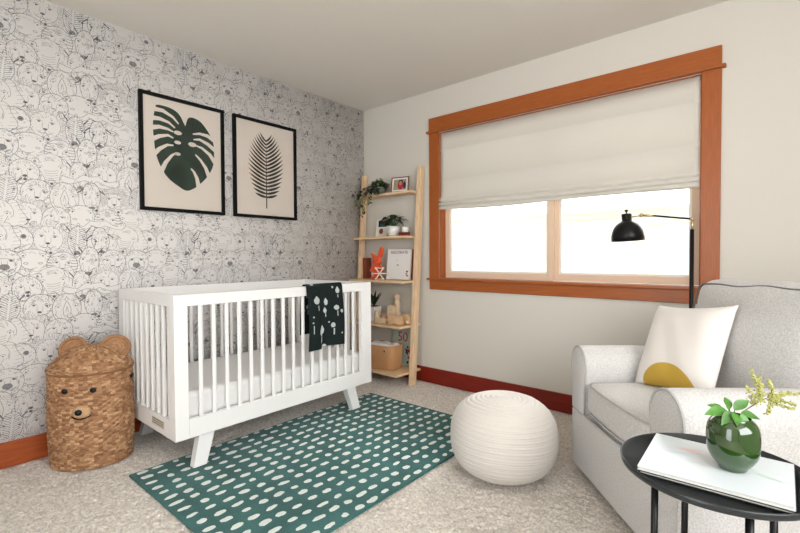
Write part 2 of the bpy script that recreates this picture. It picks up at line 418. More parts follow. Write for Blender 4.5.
# ---- wallpaper: one mesh, paper ground plus drawn line art of animal heads
T = .61
def wallpaper():
    segs = []      # working list of arrays [x0,y0,x1,y1,w,ink]
    store = [np.zeros((0, 6))]
    def line(pts, w=.0016, ink=1, closed=False):
        pts = np.asarray(pts, float)
        if closed: pts = np.vstack([pts, pts[:1]])
        a = np.hstack([pts[:-1], pts[1:], np.full((len(pts)-1, 1), w), np.full((len(pts)-1, 1), ink)])
        segs.append(a)
    def cut(poly):
        """drop what lies under a new head"""
        if not store[0].size: return
        a = store[0]; mx = (a[:, 0]+a[:, 2])/2; my = (a[:, 1]+a[:, 3])/2
        ins = np.zeros(len(a), bool); n = len(poly)
        for i in range(n):
            x0, y0 = poly[i]; x1, y1 = poly[(i+1) % n]
            c = ((y0 > my) != (y1 > my)) & (mx < (x1-x0)*(my-y0)/((y1-y0) + 1e-12) + x0)
            ins ^= c
        store[0] = a[~ins]
    def head(kind, cx, cy, s, seed):
        R = random.Random(seed)
        rot = R.uniform(-.12, .12); cr, sr = math.cos(rot), math.sin(rot)
        def L(pts, w=.0016, ink=1, closed=False):
            p = [(cx + s*(x*cr-y*sr), cy + s*(x*sr+y*cr)) for x, y in pts]
            line(p, w, ink, closed)
        def ell(x, y, rx, ry, a0=0, a1=2*PI, n=14, w=.0016, ink=1):
            L([(x+rx*math.cos(a0+(a1-a0)*i/n), y+ry*math.sin(a0+(a1-a0)*i/n)) for i in range(n+1)], w, ink)
        def blob(x, y, rx, ry, ink=2):
            if kind != 'gorilla': rx *= .8; ry *= .8
            k = 7
            for i in range(k):
                yy = -1 + (2*i+1)/k; hw = rx*math.sqrt(max(0, 1-yy*yy))
                L([(x-hw, y+yy*ry), (x+hw, y+yy*ry)], w=2*ry*s/k*1.25, ink=ink)
        # silhouette
        if kind == 'elephant': rx, ry = .46, .60
        elif kind in ('zebra', 'deer', 'giraffe', 'buffalo'): rx, ry = .30, .56
        elif kind == 'rhino': rx, ry = .42, .54
        elif kind == 'hippo': rx, ry = .56, .48
        elif kind == 'lion': rx, ry = .58, .60
        else: rx, ry = .44, .46
        if kind in ('zebra', 'deer', 'giraffe', 'buffalo'):
            out = [(rx*math.cos(a)*(1 - .28*max(0, -math.sin(a))), ry*math.sin(a)) for a in np.linspace(0, 2*PI, 27)[:-1]]
        elif kind == 'hippo':
            out = [(rx*math.cos(a)*(1 + .12*max(0, -math.sin(a))), ry*math.sin(a)) for a in np.linspace(0, 2*PI, 27)[:-1]]
        else:
            out = [(rx*math.cos(a), ry*math.sin(a)) for a in np.linspace(0, 2*PI, 27)[:-1]]
        poly = [(cx + s*(x*cr-y*sr)*1.0, cy + s*(x*sr+y*cr)) for x, y in out]
        if kind == 'elephant':
            for sg in (-1, 1):
                ear = [(sg*(.3+.55*math.sin(t)*(.8+.2*math.cos(3*t))), .1+.5*math.cos(t)) for t in np.linspace(.1, PI-.1, 12)]
                cut([(cx+s*x, cy+s*y) for x, y in ear])
                L(ear, .0018)
                for k in range(7):
                    t = .5 + k*.3
                    x1 = sg*(.3+.5*math.sin(t)); y1 = .1+.46*math.cos(t)
                    L([(x1, y1), (x1-sg*.12, y1-.02), (x1-sg*.2, y1-.05)], .0012)
        if kind == 'buffalo':
            for sg in (-1, 1):
                h1 = [(sg*x, y) for x, y in ((.02, .52), (.2, .62), (.5, .48), (.78, .42), (.95, .56), (.9, .72), (.72, .66), (.5, .62), (.25, .82), (.02, .78))]
                cut([(cx+s*x, cy+s*y) for x, y in h1]); L(h1, .002)
        cut(poly)
        if kind == 'elephant':
            L([( .44*math.cos(a), .15+.42*math.sin(a)) for a in np.linspace(-.3, PI+.3, 14)])
            for sg in (-1, 1):
                L([(sg*.30, .05), (sg*.2, -.2), (sg*.17, -.45), (sg*.16, -.62)], .0018)
                blob(sg*.27, .12, .03, .02)
                ell(sg*.27, .14, .07, .05, 0, PI, 6)
                L([(sg*.25, -.12), (sg*.34, -.3), (sg*.36, -.42)])
            for k in range(9):
                yk = .02 - .075*k; wk = .19 - .006*k
                L([(-wk, yk+.02), (-wk/2, yk-.012), (0, yk-.02), (wk/2, yk-.012), (wk, yk+.02)], .0014)
            for k in range(3): L([(-.15+.02*k, .32+.05*k), (0, .36+.05*k), (.15-.02*k, .32+.05*k)], .0012)
        elif kind == 'rhino':
            L(out, .0023, closed=True)
            L([(-.1, -.22), (-.12, -.02), (-.03, .22), (0, .28), (.04, .22), (.12, -.02), (.1, -.22), (0, -.28)], .002, closed=True)
            L([(-.04, -.12), (0, .08), (.04, -.12)]); L([(-.05, .3), (0, .44), (.05, .3)])
            for sg in (-1, 1):
                blob(sg*.25, .08, .035, .02); ell(sg*.25, .1, .08, .06, 0, PI, 6)
                ell(sg*.17, -.36, .05, .035); ell(sg*.36, .5, .09, .14, 0, 2*PI, 10)
                L([(sg*.3, -.05), (sg*.33, -.18), (sg*.27, -.3)])
            L([(-.2, -.45), (0, -.42), (.2, -.45)])
            for k in range(4): L([(-.3, .18+.06*k), (-.15, .22+.06*k)], .0012); L([(.3, .18+.06*k), (.15, .22+.06*k)], .0012)
        elif kind == 'hippo':
            L(out, .0023, closed=True)
            for sg in (-1, 1):
                blob(sg*.27, .24, .035, .025); ell(sg*.27, .26, .08, .07, 0, PI, 7)
                ell(sg*.2, -.02, .06, .03, w=.002); ell(sg*.42, .44, .08, .09, n=9)
                for k in range(3): ell(sg*(.3+.07*k), -.22, .02, .012, n=4)
            L([(-.5, -.28), (-.25, -.2), (0, -.26), (.25, -.2), (.5, -.28)], .0018)
            ell(0, .05, .42, .28, PI*1.1, PI*1.9, 10)
        elif kind in ('zebra', 'deer', 'giraffe', 'buffalo'):
            L(out, .0023, closed=True)
            for sg in (-1, 1):
                blob(sg*.2, .1, .04, .03)
                ell(sg*.2, .13, .07, .045, 0, PI, 6)
                ey = [(sg*x, y) for x, y in ((.26, .36), (.42, .62), (.52, .6), (.48, .4), (.3, .28))] if kind != 'buffalo' else [(sg*x, y) for x, y in ((.28, .28), (.6, .22), (.72, .08), (.5, .06), (.28, .14))]
                L(ey, .002, closed=True)
                L([(ey[0][0]*.95+.0, ey[0][1]), ((ey[1][0]+ey[4][0])/2, (ey[1][1]+ey[3][1])/2)], .006, 2)
            if kind == 'zebra':
                blob(0, -.42, .12, .09)
                for k in range(11):
                    y = .46 - .075*k; wv = .26*(1 - .5*abs(y-.1))
                    for sg in (-1, 1): L([(sg*wv, y+.06), (sg*wv*.7, y+.02), (sg*wv*.3, y-.02), (sg*.03, y-.07)], .0036, 2 if k % 2 else 3)
                L([(-.05, .50), (-.03, .66), (.03, .66), (.05, .50)], .0018)
            else:
                blob(0, -.40, .13, .07)
                L([(-.17, -.5), (0, -.47), (.17, -.5)]); L([(0, -.33), (0, -.15)])
                if kind == 'giraffe':
                    for sg in (-1, 1): L([(sg*.1, .5), (sg*.14, .75)], .004); blob(sg*.14, .78, .05, .04)
                    for k in range(8): ell(R.uniform(-.16, .16), R.uniform(-.1, .45), .045, .04, n=5, w=.0016)
                if kind == 'deer':
                    for k in range(12):
                        x = R.uniform(-.14, .14); y = R.uniform(-.1, .45); L([(x, y), (x*1.1, y-.05)], .0016)
                if kind == 'buffalo':
                    for k in range(34):
                        x = R.uniform(-.2, .2); y = R.uniform(-.2, .5); L([(x, y), (x+R.uniform(-.02, .02), y-.08)], .0014, 3 if k % 2 else 1)
                    ell(0, -.4, .24, .13, n=12)
        else:
            if kind == 'lion':
                for k in range(74):
                    a = 2*PI*k/74 + R.uniform(-.03, .03); r0 = R.uniform(.40, .46); r1 = R.uniform(.54, .68)
                    L([(r0*math.cos(a), r0*math.sin(a)), ((r0+r1)/2*math.cos(a+.07), (r0+r1)/2*math.sin(a+.07)), (r1*math.cos(a-.02), r1*math.sin(a-.02))], .0013, 1 if k % 3 else 3)
                ell(0, 0, .40, .42)
            elif kind == 'gorilla':
                L(out, .002, closed=True); ell(0, -.12, .3, .28)
                for k in range(40):
                    a = R.uniform(.1, PI-.1); r0 = R.uniform(.3, .42)
                    L([(r0*math.cos(a), r0*math.sin(a)+.03), ((r0+.05)*math.cos(a), (r0+.05)*math.sin(a)+.03)], .0026, 3)
            elif kind == 'porcupine':
                for k in range(46):
                    a = -.5 + (PI+1)*k/45; r0 = R.uniform(.2, .3); r1 = R.uniform(.5, .62)
                    L([(r0*math.cos(a), r0*math.sin(a)), (r1*math.cos(a+.06), r1*math.sin(a+.06))], .0013)
                ell(0, -.1, .24, .26)
            else:
                L(out, .0022, closed=True)
                for k in range(26):
                    a = 2*PI*k/26; L([(rx*math.cos(a), ry*math.sin(a)), (rx*1.09*math.cos(a+.05), ry*1.09*math.sin(a+.05))], .0012)
            ex = .17
            for sg in (-1, 1):
                if kind not in ('porcupine',):
                    ell(sg*.36, .40, .12, .12, -.6 if sg > 0 else PI-1.9, PI*.75 if sg > 0 else PI+.6, 8, w=.0022)
                if kind in ('tiger', 'bear', 'leopard'): blob(sg*.35, .40, .05, .05, 3 if kind == 'bear' else 2)
                if kind == 'lemur': blob(sg*ex, .08, .10, .10, 2)
                blob(sg*ex, .08, .045, .03)
                L([(sg*(ex-.08), .10), (sg*ex, .14), (sg*(ex+.08), .10)], .0018)
                L([(sg*.07, .06), (sg*.08, -.08), (sg*.05, -.14)], .0013)
                L([(0, -.24), (sg*.08, -.29), (sg*.15, -.24)], .0018)
                ell(sg*.1, -.2, .11, .09, PI, 2*PI, 6, w=.0012)
                for k in range(4): L([(sg*(.08+.03*k), -.19-.015*k), (sg*(.085+.03*k), -.195-.015*k)], .003)
            nb = {'gorilla': (.13, .10), 'bear': (.08, .055), 'lemur': (.06, .04)}.get(kind, (.07, .04))
            blob(0, -.14, *nb)
            L([(0, -.18), (0, -.24)], .0018)
            if kind == 'tiger':
                for sg in (-1, 1):
                    for k in range(6):
                        y = .28 - .1*k; L([(sg*.43, y), (sg*.33, y-.02), (sg*(.26-.01*k), y-.01)], .0038, 2)
                for k in range(4): L([(-.09+.01*k, .22+.055*k), (0, .19+.055*k), (.09-.01*k, .22+.055*k)], .0034, 2)
            if kind == 'leopard':
                for k in range(34):
                    a = R.uniform(0, 2*PI); q = R.uniform(.2, .4); x, y = q*math.cos(a), q*math.sin(a)
                    if abs(x) < .12 and y < 0: continue
                    L([(x-.015, y), (x+.015, y+.008)], .0042, 2 if k % 2 else 3)
            if kind in ('bear', 'lion', 'leopard'):
                for k in range(18):
                    x = R.uniform(-.2, .2); y = R.uniform(.15, .36); L([(x, y), (x*1.15, y+.05)], .0012)
        for k in range(46):
            a = R.uniform(0, 2*PI); q = R.uniform(.55, .97); x, y = q*rx*math.cos(a), q*ry*math.sin(a); l = R.uniform(.04, .10)
            aa = a + R.uniform(.9, 1.5)
            L([(x, y), (x+l*math.cos(aa), y+l*math.sin(aa))], .0015, 3 if k % 2 else 1)
        if segs:
            new = np.vstack(segs); segs.clear(); store[0] = np.vstack([store[0], new])
    rowsd = [
        (['buffalo', 'elephant', 'lemur', 'lion', 'zebra'], .00),
        (['leopard', 'gorilla', 'hippo', 'tiger', 'giraffe'], .06),
        (['lion', 'rhino', 'bear', 'elephant', 'deer'], .02),
        (['porcupine', 'zebra', 'leopard', 'rhino', 'buffalo'], .07),
        (['tiger', 'elephant', 'lion', 'bear', 'hippo'], .03),
    ]
    inst = []
    R0 = random.Random(3)
    for r, (ks, off) in enumerate(rowsd):
        for c, k in enumerate(ks):
            inst.append((k, c*T/5 + off + R0.uniform(-.008, .008), T - (r+.5)*T/5 + R0.uniform(-.01, .01), R0.uniform(.140, .160)*(1.12 if k in ('lion', 'elephant') else 1), r*10+c))
    al = []
    for (k, x, y, s, sd) in inst:
        for ox in (-T, 0, T):
            for oy in (-T, 0, T):
                X, Y = x+ox, y+oy
                if -.25 < X < T+.25 and -.25 < Y < T+.25: al.append((k, X, Y, s, sd))
    al.sort(key=lambda q: (-round(q[2], 4), q[1]))
    # sparse fur marks filling the gaps first
    Rf = random.Random(11)
    for _ in range(900):
        x, y = Rf.uniform(0, T), Rf.uniform(0, T); a = Rf.uniform(-2.2, -.9); l = Rf.uniform(.006, .014)
        line([(x, y), (x+l*math.cos(a), y+l*math.sin(a))], .0011)
    store[0] = np.vstack(segs); segs.clear()
    for q in al: head(*q)
    a = store[0]
    mx = (a[:, 0]+a[:, 2])/2; my = (a[:, 1]+a[:, 3])/2
    a = a[(mx >= 0) & (mx < T) & (my >= 0) & (my < T)]
    d = a[:, 2:4]-a[:, 0:2]; l = np.maximum(np.hypot(d[:, 0], d[:, 1]), 1e-6)[:, None]
    d = d/l; a[:, 4] = np.where(a[:, 4] < .0024, a[:, 4]*.85, np.where(a[:, 4] < .006, a[:, 4]*.62, a[:, 4]))
    nrm = np.stack([-d[:, 1], d[:, 0]], 1)*a[:, 4:5]/2
    ext = d*a[:, 4:5]*.3
    p0 = a[:, 0:2]-ext; p1 = a[:, 2:4]+ext
    quad = np.stack([p0-nrm, p1-nrm, p1+nrm, p0+nrm], 1)     # n,4,2
    ink = a[:, 5].astype(int)
    V = []; I = []
    for ty in range(6):
        for tz in range(4):
            oy = -ty*T - T + .28; oz = H - (tz+1)*T
            qq = quad.copy(); Yc = qq[..., 0] + oy; Zc = qq[..., 1] + oz
            ok = (Yc.max(1) < -.002) & (Yc.min(1) > -3.4) & (Zc.min(1) > .10) & (Zc.max(1) < H-.002)
            Yc, Zc = Yc[ok], Zc[ok]
            off = (.0003 + (np.arange(len(quad))[ok] % 7)*.00003)[:, None]*np.ones((1, 4))
            V.append(np.stack([off, Yc, Zc], -1)); I.append(ink[ok])
    V = np.concatenate(V).reshape(-1, 3); I = np.concatenate(I)
    # paper ground: a slab with thickness
    slab = MB().box(-.12, 0, YR, .0, -.1, H)
    sv = np.array(slab.v)
    V = np.vstack([sv, V]).astype(np.float32)
    nq = len(I)
    # quads wound so that the normal faces the room (+X)
    fq = 8 + np.arange(nq*4).reshape(-1, 4)
    faces = np.vstack([np.array(slab.f), fq]).astype(np.int32)
    mi = np.concatenate([np.zeros(6), I]).astype(np.int32)
    me = bpy.data.meshes.new('wall_left')
    me.vertices.add(len(V)); me.vertices.foreach_set('co', V.ravel())
    me.loops.add(faces.size); me.loops.foreach_set('vertex_index', faces.ravel())
    me.polygons.add(len(faces)); me.polygons.foreach_set('loop_start', np.arange(0, faces.size, 4, dtype=np.int32))
    for k in ('paper', 'ink', 'ink_dark', 'ink_tone'): me.materials.append(M[k])
    me.polygons.foreach_set('material_index', mi)
    me.update(calc_edges=True)
    o = bpy.data.objects.new('wall_left', me); COL.objects.link(o)
    tag(o, 'wall papered with line drawings of animal heads', kind='structure')
wallpaper()

# baseboards
w = MB().box(0, .016, YR, 0, .0, .128)
w.box(.016, .02, YR, 0, 0, .05)
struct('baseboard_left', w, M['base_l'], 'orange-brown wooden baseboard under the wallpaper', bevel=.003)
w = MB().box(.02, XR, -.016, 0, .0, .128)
struct('baseboard_back', w, M['base_b'], 'deep red-brown wooden baseboard under the window wall, shade put into its colour', bevel=.003)

# ------------------------------------------------------------------ window with its casing
win = bpy.data.objects.new('window_1', None); COL.objects.link(win); win.location = (1.77, 0, .88)
tag(win, 'wide window with broad orange-brown wooden casing', kind='structure')
def wpart(mb, name, m, **k):
    mb.v = [(x-1.77, y, z-.88) for x, y, z in mb.v]
    return mb.build(name, m, win, **k)
wpart(MB().box(.779, .873, -.020, -.0, .885, 2.085), 'side_casing', M['trim_v'], bevel=.003)
wpart(MB().box(2.664, 2.754, -.020, -.0, .885, 2.085), 'side_casing', M['trim_v'], bevel=.003)
wpart(MB().box(.779, 2.754, -.026, -.0, 2.098, 2.205), 'head_casing', M['trim'], bevel=.003)
wpart(MB().box(.760, 2.773, -.040, -.0, 2.082, 2.099), 'trim_bead', M['trim'], bevel=.004)
wpart(MB().box(.760, 2.773, -.036, .085, .868, .886), 'window_stool', M['trim'], bevel=.004)
wpart(MB().box(.779, 2.754, -.018, -.0, .790, .868), 'apron', M['trim'], bevel=.003)
jb = MB().box(WX0, WX0+.006, 0, .10, .886, 2.08); jb.box(WX1-.006, WX1, 0, .10, .886, 2.08); jb.box(WX0+.006, WX1-.006, 0, .1, 2.074, 2.08)
wpart(jb, 'jamb', M['trim_v'])
def sash(x0, x1, y, name):
    f = .042
    b = MB().box(x0, x0+f, y, y+.03, .887, 2.07); b.box(x1-f, x1, y, y+.03, .887, 2.07)
    b.box(x0+f, x1-f, y, y+.03, .887, .887+f+.006); b.box(x0+f, x1-f, y, y+.03, 2.03, 2.07)
    o = wpart(b, name, M['sash'], bevel=.003)
    v = MB().box(x0+f, x0+f+.014, y+.008, y+.022, .935, 2.03); v.box(x1-f-.014, x1-f, y+.008, y+.022, .935, 2.03)
    v.box(x0+f+.014, x1-f-.014, y+.008, y+.022, .935, .949)
    vo = v; vo.v = [(a-1.77, b_, c-.88) for a, b_, c in vo.v]; vo.build('glazing_bead', M['vinyl'], o)
    g = MB().box(x0+f+.004, x1-f-.004, y+.013, y+.017, .94, 2.03); g.v = [(a-1.77, b_, c-.88) for a, b_, c in g.v]
    g.build('pane', M['glass'], o)
sash(.886, 1.80, .062, 'sash')
sash(1.785, 2.651, .096, 'sash')

# roman shade
def roman():
    prof = [(.034, 2.066), (.030, 2.0), (.029, 1.935), (.024, 1.928), (.031, 1.92), (.033, 1.80), (.030, 1.69), (.024, 1.682), (.032, 1.674), (.033, 1.60),
            (.028, 1.555), (.012, 1.535), (.006, 1.524), (.014, 1.514), (.026, 1.512), (.016, 1.506), (.004, 1.498), (.000, 1.486), (.010, 1.477), (.026, 1.478),
            (.014, 1.470), (.004, 1.462), (.006, 1.452), (.018, 1.447), (.036, 1.452)]
    n = 60; mb = MB(); vs = []
    for i in range(n+1):
        t = i/n; x = .8815 + t*(2.6555-.8815)
        for j, (y, z) in enumerate(prof):
            low = max(0, j-9)/15
            dz = low*(.006*math.sin(t*7+j*.4) - .007*math.sin(PI*t)); dy = low*.004*math.sin(t*11+j) + .0015*math.sin(t*23)
            vs.append((x, y+dy-.028, z+dz+(.006 if j < 1 else 0)))
    k = len(prof)
    mb.add(vs, [(i*k+j, (i+1)*k+j, (i+1)*k+j+1, i*k+j+1) for i in range(n) for j in range(k-1)])
    o = mb.build('roman_shade', M['linen'], smooth=True)
    s = o.modifiers.new('thickness', 'SOLIDIFY'); s.thickness = .0015; s.offset = 0
    tag(o, 'off-white linen roman shade covering the upper half of the window', 'window shade')
    r = MB().box(.888, 2.648, .038, .058, 2.045, 2.067).build('head_rail', M['vinyl'], o)
roman()

# ------------------------------------------------------------------ outside
def outside():
    t = thing('neighbour_house', (1.8, 3.0, -.6), 'cream neighbouring house wall with white eave, seen through the window panes', 'house')
    b = MB()
    for k in range(18):
        z = k*.125
        b.hexa([(-6, .03, z), (6, .03, z), (6, .3, z), (-6, .3, z)], [(-6, .0, z+.125), (6, .0, z+.125), (6, .3, z+.125), (-6, .3, z+.125)])
    b.v = [(x, y, min(z, 2.2)) for x, y, z in b.v]
    b.build('siding', M['siding'], t)
    b = MB().box(-6, 6, -.5, .1, 2.2, 2.3); b.hexa([(-6, -.55, 2.3), (6, -.55, 2.3), (6, 3, 2.3), (-6, 3, 2.3)], [(-6, -.5, 2.36), (6, -.5, 2.36), (6, 3, 4.0), (-6, 3, 4.0)])
    b.build('roof', M['ext_white'], t)
    wf = MB().box(.0, .62, -.03, .0, 1.50, 2.02); wf.build('window_frame', M['ext_white'], t)
    MB().box(.04, .29, -.035, -.031, 1.54, 1.98).box(.33, .58, -.035, -.031, 1.54, 1.98).build('pane', M['ext_glass'], t)
    struct('ground', MB().box(-8, 12, .15, 9, -.7, -.6), M['grass'], 'lawn outside the window')
outside()

# ------------------------------------------------------------------ rug
def rug():
    x0, x1, y0, y1 = .60, 1.692, -2.235, -.552
    mb = MB(); 
    t = rounded((x1-x0)/2, (y1-y0)/2, .006, .0055, n=10, band=2)
    mb.add([(x+(x0+x1)/2, y+(y0+y1)/2, z+.0055) for x, y, z in t.v], t.f, 0)
    R = random.Random(5)
    zt = .0118
    for i in range(16):
        for c_ in range(21):
            n1 = math.sin(i*1.9+c_*.8)*math.sin(i*.7-c_*1.3+1) + .5*math.sin(c_*2.3+i*.35)
            l = .053 + .012*n1 + R.uniform(-.010, .008); l = max(.032, min(.070, l))
            wd = .0142 + R.uniform(-.003, .0028)
            cx = x0 + .024 + i*.0692 + R.uniform(-.005, .005); cy = y0 + .046 + c_*.0795 + R.uniform(-.006, .006)
            ang = R.uniform(-.16, .16)
            pts = []
            for k in range(14):
                a = 2*PI*k/14
                ux = abs(math.cos(a))**.75*math.copysign(1, math.cos(a))*l/2*R.uniform(.9, 1.06); uy = math.sin(a)*wd*R.uniform(.8, 1.15)*(1+.25*math.cos(a)*R.uniform(-1, 1))
                pts.append((cx - ux*math.sin(ang) + uy*math.cos(ang), cy + ux*math.cos(ang) + uy*math.sin(ang)))
            if cy + l/2 < y1-.008 and cx + wd < x1-.006:
                n = len(pts)
                vs = [(p[0], p[1], zt-.001) for p in pts] + [(cx + (p[0]-cx)*.88, cy + (p[1]-cy)*.88, zt+.0012) for p in pts]
                mb.add(vs, [tuple(range(n, 2*n))] + [(q, (q+1) % n, (q+1) % n+n, q+n) for q in range(n)], 1)
    o = mb.build('area_rug', [M['rug'], M['rug_white']])
    tag(o, 'teal area rug with rows of white brush dashes, lying in front of the crib', 'rug')
rug()

# ------------------------------------------------------------------ framed prints
def pic_frame(y0, y1, z0, z1, label, art):
    t = thing('framed_print', (0, (y0+y1)/2, (z0+z1)/2), label, 'picture', group=None)
    hw, hh = (y1-y0)/2, (z1-z0)/2; f = .021; d = .026
    b = MB().box(.001, d, -hw, -hw+f, -hh, hh); b.box(.001, d, hw-f, hw, -hh, hh)
    b.box(.001, d, -hw+f, hw-f, -hh, -hh+f); b.box(.001, d, -hw+f, hw-f, hh-f, hh)
    b.build('frame', M['frame_black'], t, bevel=.001)
    p = MB().box(.002, .010, -hw+f, hw-f, -hh+f, hh-f)
    ms = art(p, hw, hh)
    p.build('print', [M['poster']]+ms, t)
    MB().box(.0165, .0180, -hw+f, hw-f, -hh+f, hh-f).build('glass', M['glass'], t)
def flat(mb, pts, x, mi):
    n = len(pts)
    # triangulated by bmesh from a concave ngon
    bm = bmesh.new(); vs = [bm.verts.new((x, p[0], p[1])) for p in pts]; f = bm.faces.new(vs)
    bmesh.ops.triangulate(bm, faces=[f], ngon_method='EAR_CLIP')
    bm.verts.index_update()
    mb.add([v.co[:] for v in bm.verts], [tuple(v.index for v in f.verts) for f in bm.faces], mi); bm.free()
def smooth_poly(pts, k=5):
    """closed Catmull-Rom"""
    out = []; n = len(pts)
    for i in range(n):
        p0, p1, p2, p3 = [np.array(pts[(i+q-1) % n]) for q in range(4)]
        for j in range(k):
            t = j/k
            out.append(tuple(.5*((2*p1) + (-p0+p2)*t + (2*p0-5*p1+4*p2-p3)*t*t + (-p0+3*p1-3*p2+p3)*t**3)))
    return out
def art_monstera(p, hw, hh):
    # crop coordinates measured from the picture, mapped to the sheet (u right, v up)
    U = lambda a, b: ((a-212)*.000895*1.02, .22 - (b-180)*.00196*1.0)
    def U(a, b):
        return ((a-208)*.00191 , .215 - (b-180)*.00196)
    left = [(209, 184), (203, 168), (188, 148), (160, 137), (122, 137), (116, 148), (112, 166), (109, 190), (108, 218), (111, 255), (114, 285), (122, 315), (138, 348), (158, 372), (185, 390), (213, 403)]
    right = [(240, 392), (262, 374), (285, 350), (303, 322), (313, 292), (314, 262), (313, 232), (305, 208), (290, 185), (268, 162), (245, 153), (226, 155), (218, 168), (214, 184)]
    flat(p, smooth_poly([U(*q) for q in left+right], 3), .0104, 1)
    def slit(pts, w0, w1):
        # tapered cream notch: starts wide at the leaf edge, narrows inward
        pts = [U(*q) for q in pts]; n = len(pts); A = []; B = []
        for i, q in enumerate(pts):
            a = pts[max(i-1, 0)]; b = pts[min(i+1, n-1)]; d = np.array(b)-np.array(a); d = d/np.hypot(*d); nn = np.array([-d[1], d[0]])
            wv = w0 + (w1-w0)*(i/(n-1)); A.append(tuple(np.array(q)+nn*wv)); B.append(tuple(np.array(q)-nn*wv))
        flat(p, A + B[::-1], .0108, 2)
    for s in ([(104, 152), (140, 152), (172, 166), (190, 184)], [(100, 182), (130, 180), (158, 186), (178, 200)], [(100, 214), (128, 206), (155, 208), (172, 214)],
              [(100, 252), (128, 236), (155, 228), (172, 234)], [(104, 302), (128, 276), (152, 260), (172, 258)], [(128, 356), (146, 318), (166, 292), (182, 280)]):
        slit(s, .0155, .0045)
    for s in ([(320, 218), (290, 204), (262, 202), (238, 208)], [(322, 252), (290, 232), (262, 222), (240, 226)], [(322, 300), (298, 268), (270, 250), (244, 244)],
              [(296, 350), (282, 316), (264, 292), (246, 276)], [(256, 386), (250, 356), (240, 336), (230, 326)]):
        slit(s, .0155, .0045)
    for (a, b, c) in ((187, 214, 13), (186, 246, 11), (185, 284, 10), (236, 244, 14)):
        flat(p, [U(a + c*math.cos(k*PI/6)*1.05, b + c*.55*math.sin(k*PI/6)) for k in range(12)], .0108, 2)
    return [M['monstera'], M['poster']]
def art_palm(p, hw, hh):
    top, bot = .235, -.29
    flat(p, [(-.005, bot), (.005, bot), (.0035, 0), (.0015, top), (-.0015, top), (-.003, 0)], .0104, 1)
    n = 17
    for k in range(n):
        t = k/(n-1)
        z = bot + .085 + t*(top-bot-.10)
        ln = .165*math.sin(PI*(.16+.74*t))**.8 + .01
        for sg in (-1, 1):
            pts_a = []; pts_b = []
            for j in range(7):
                s = j/6
                y = sg*ln*(s*.98)*math.cos(.25+.55*t*s)
                zz = z + ln*(.05*s + .58*t*s + .20*s*s)
                wv = .0100*math.sin(PI*min(1, .12+.86*s))**.7
                pts_a.append((y, zz+wv)); pts_b.append((y, zz-wv))
            flat(p, pts_a + pts_b[::-1], .0104, 1)
    return [M['palm']]
pic_frame(-1.955, -1.411, 1.362, 2.096, 'black-framed print of a green monstera leaf, the larger left picture', art_monstera)
pic_frame(-1.340, -.796, 1.362, 2.096, 'black-framed print of a single palm frond, right of the monstera print', art_palm)

# ------------------------------------------------------------------ crib
CX0, CX1, CY0, CY1 = .05, .80, -2.095, -.744
def crib():
    t = thing('crib', (.425, -1.42, 0), 'white wooden baby crib with slatted sides on splayed legs', 'crib')
    def B(mb, name, m=M['white'], **k):
        mb.v = [(x-.425, y+1.42, z) for x, y, z in mb.v]
        return mb.build(name, m, k.pop('parent', t), **k)
    zt, zb = .885, .175
    for x0, x1 in ((CX0, CX0+.028), (CX1-.028, CX1)):
        for y0, y1 in ((CY0, CY0+.066), (CY1-.096, CY1)):
            B(MB().box(x0, x1, y0, y1, zb, zt-.058), 'corner_post', bevel=.002)
        B(MB().box(x0, x1, CY0, CY1, zt-.058, zt), 'top_rail', bevel=.003)
        B(MB().box(x0, x1, CY0+.066, CY1-.096, zb, .268), 'bottom_rail', bevel=.002)
        for k in range(16):
            yc = -1.962 + k*.0703
            B(MB().box(x0+.006, x1-.006, yc-.010, yc+.010, .266, zt-.056), 'slat', bevel=.006, seg=3)
    for y0, y1 in ((CY0+.0, CY0+.026), (CY1-.026, CY1)):
        B(MB().box(CX0+.028, CX1-.028, y0, y1, zt-.058, zt), 'top_rail', bevel=.003)
        br = B(MB().box(CX0+.028, CX1-.028, y0, y1, zb, .268), 'bottom_rail', bevel=.002)
        for x0, x1 in ((CX0+.028, CX0+.075), (CX1-.06, CX1-.028)):
            B(MB().box(x0, x1, y0, y1, .268, zt-.058), 'corner_post', bevel=.002)
        for k in range(9):
            xc = .151 + k*.0706
            B(MB().box(xc-.011, xc+.011, y0+.004, y1-.004, .266, zt-.056), 'slat', bevel=.005, seg=3)
        if y0 == CY0:
            lb = B(MB().box(.52, .67, CY0-.0012, CY0, .205, .245), 'warning_label', M['plastic_label'], parent=t)
            tx = MB()
            R = random.Random(2)
            for r in range(3):
                x = .525
                while x < .66:
                    w_ = R.uniform(.006, .016)
                    tx.box(x, min(x+w_, .665), CY0-.0016, CY0-.0012, .236-r*.011, .241-r*.011); x += w_+.003
            B(tx, 'print', M['ink_text'], parent=lb)
    B(MB().box(CX0+.03, CX1-.03, CY0+.028, CY1-.028, .225, .25), 'mattress_support', bevel=.002)
    for (x, sx) in ((CX1-.045, 1), (CX0+.045, -1)):
        for (yb, yt, sy) in ((-1.972, -1.928, -1), (-.880, -.925, 1)):
            xb = x + sx*.012
            z0 = .0136 if sx > 0 else .0
            bot = [(xb-.022, yb-.034, z0), (xb+.022, yb-.034, z0), (xb+.022, yb+.034, z0), (xb-.022, yb+.034, z0)]
            top = [(x-.026, yt-.040, .176), (x+.026, yt-.040, .176), (x+.026, yt+.040, .176), (x-.026, yt+.040, .176)]
            B(MB().hexa(bot, top), 'leg', bevel=.003)
crib()
def mattress():
    hx, hy, hz = .335, .64, .070
    m = rounded(hx, hy, hz, .03, n=10)
    o = m.build('crib_mattress', M['sheet'], smooth=True, loc=(.425, -1.42, .25+hz+.001))
    tag(o, 'crib mattress in a white fitted sheet, inside the crib', 'mattress')
mattress()
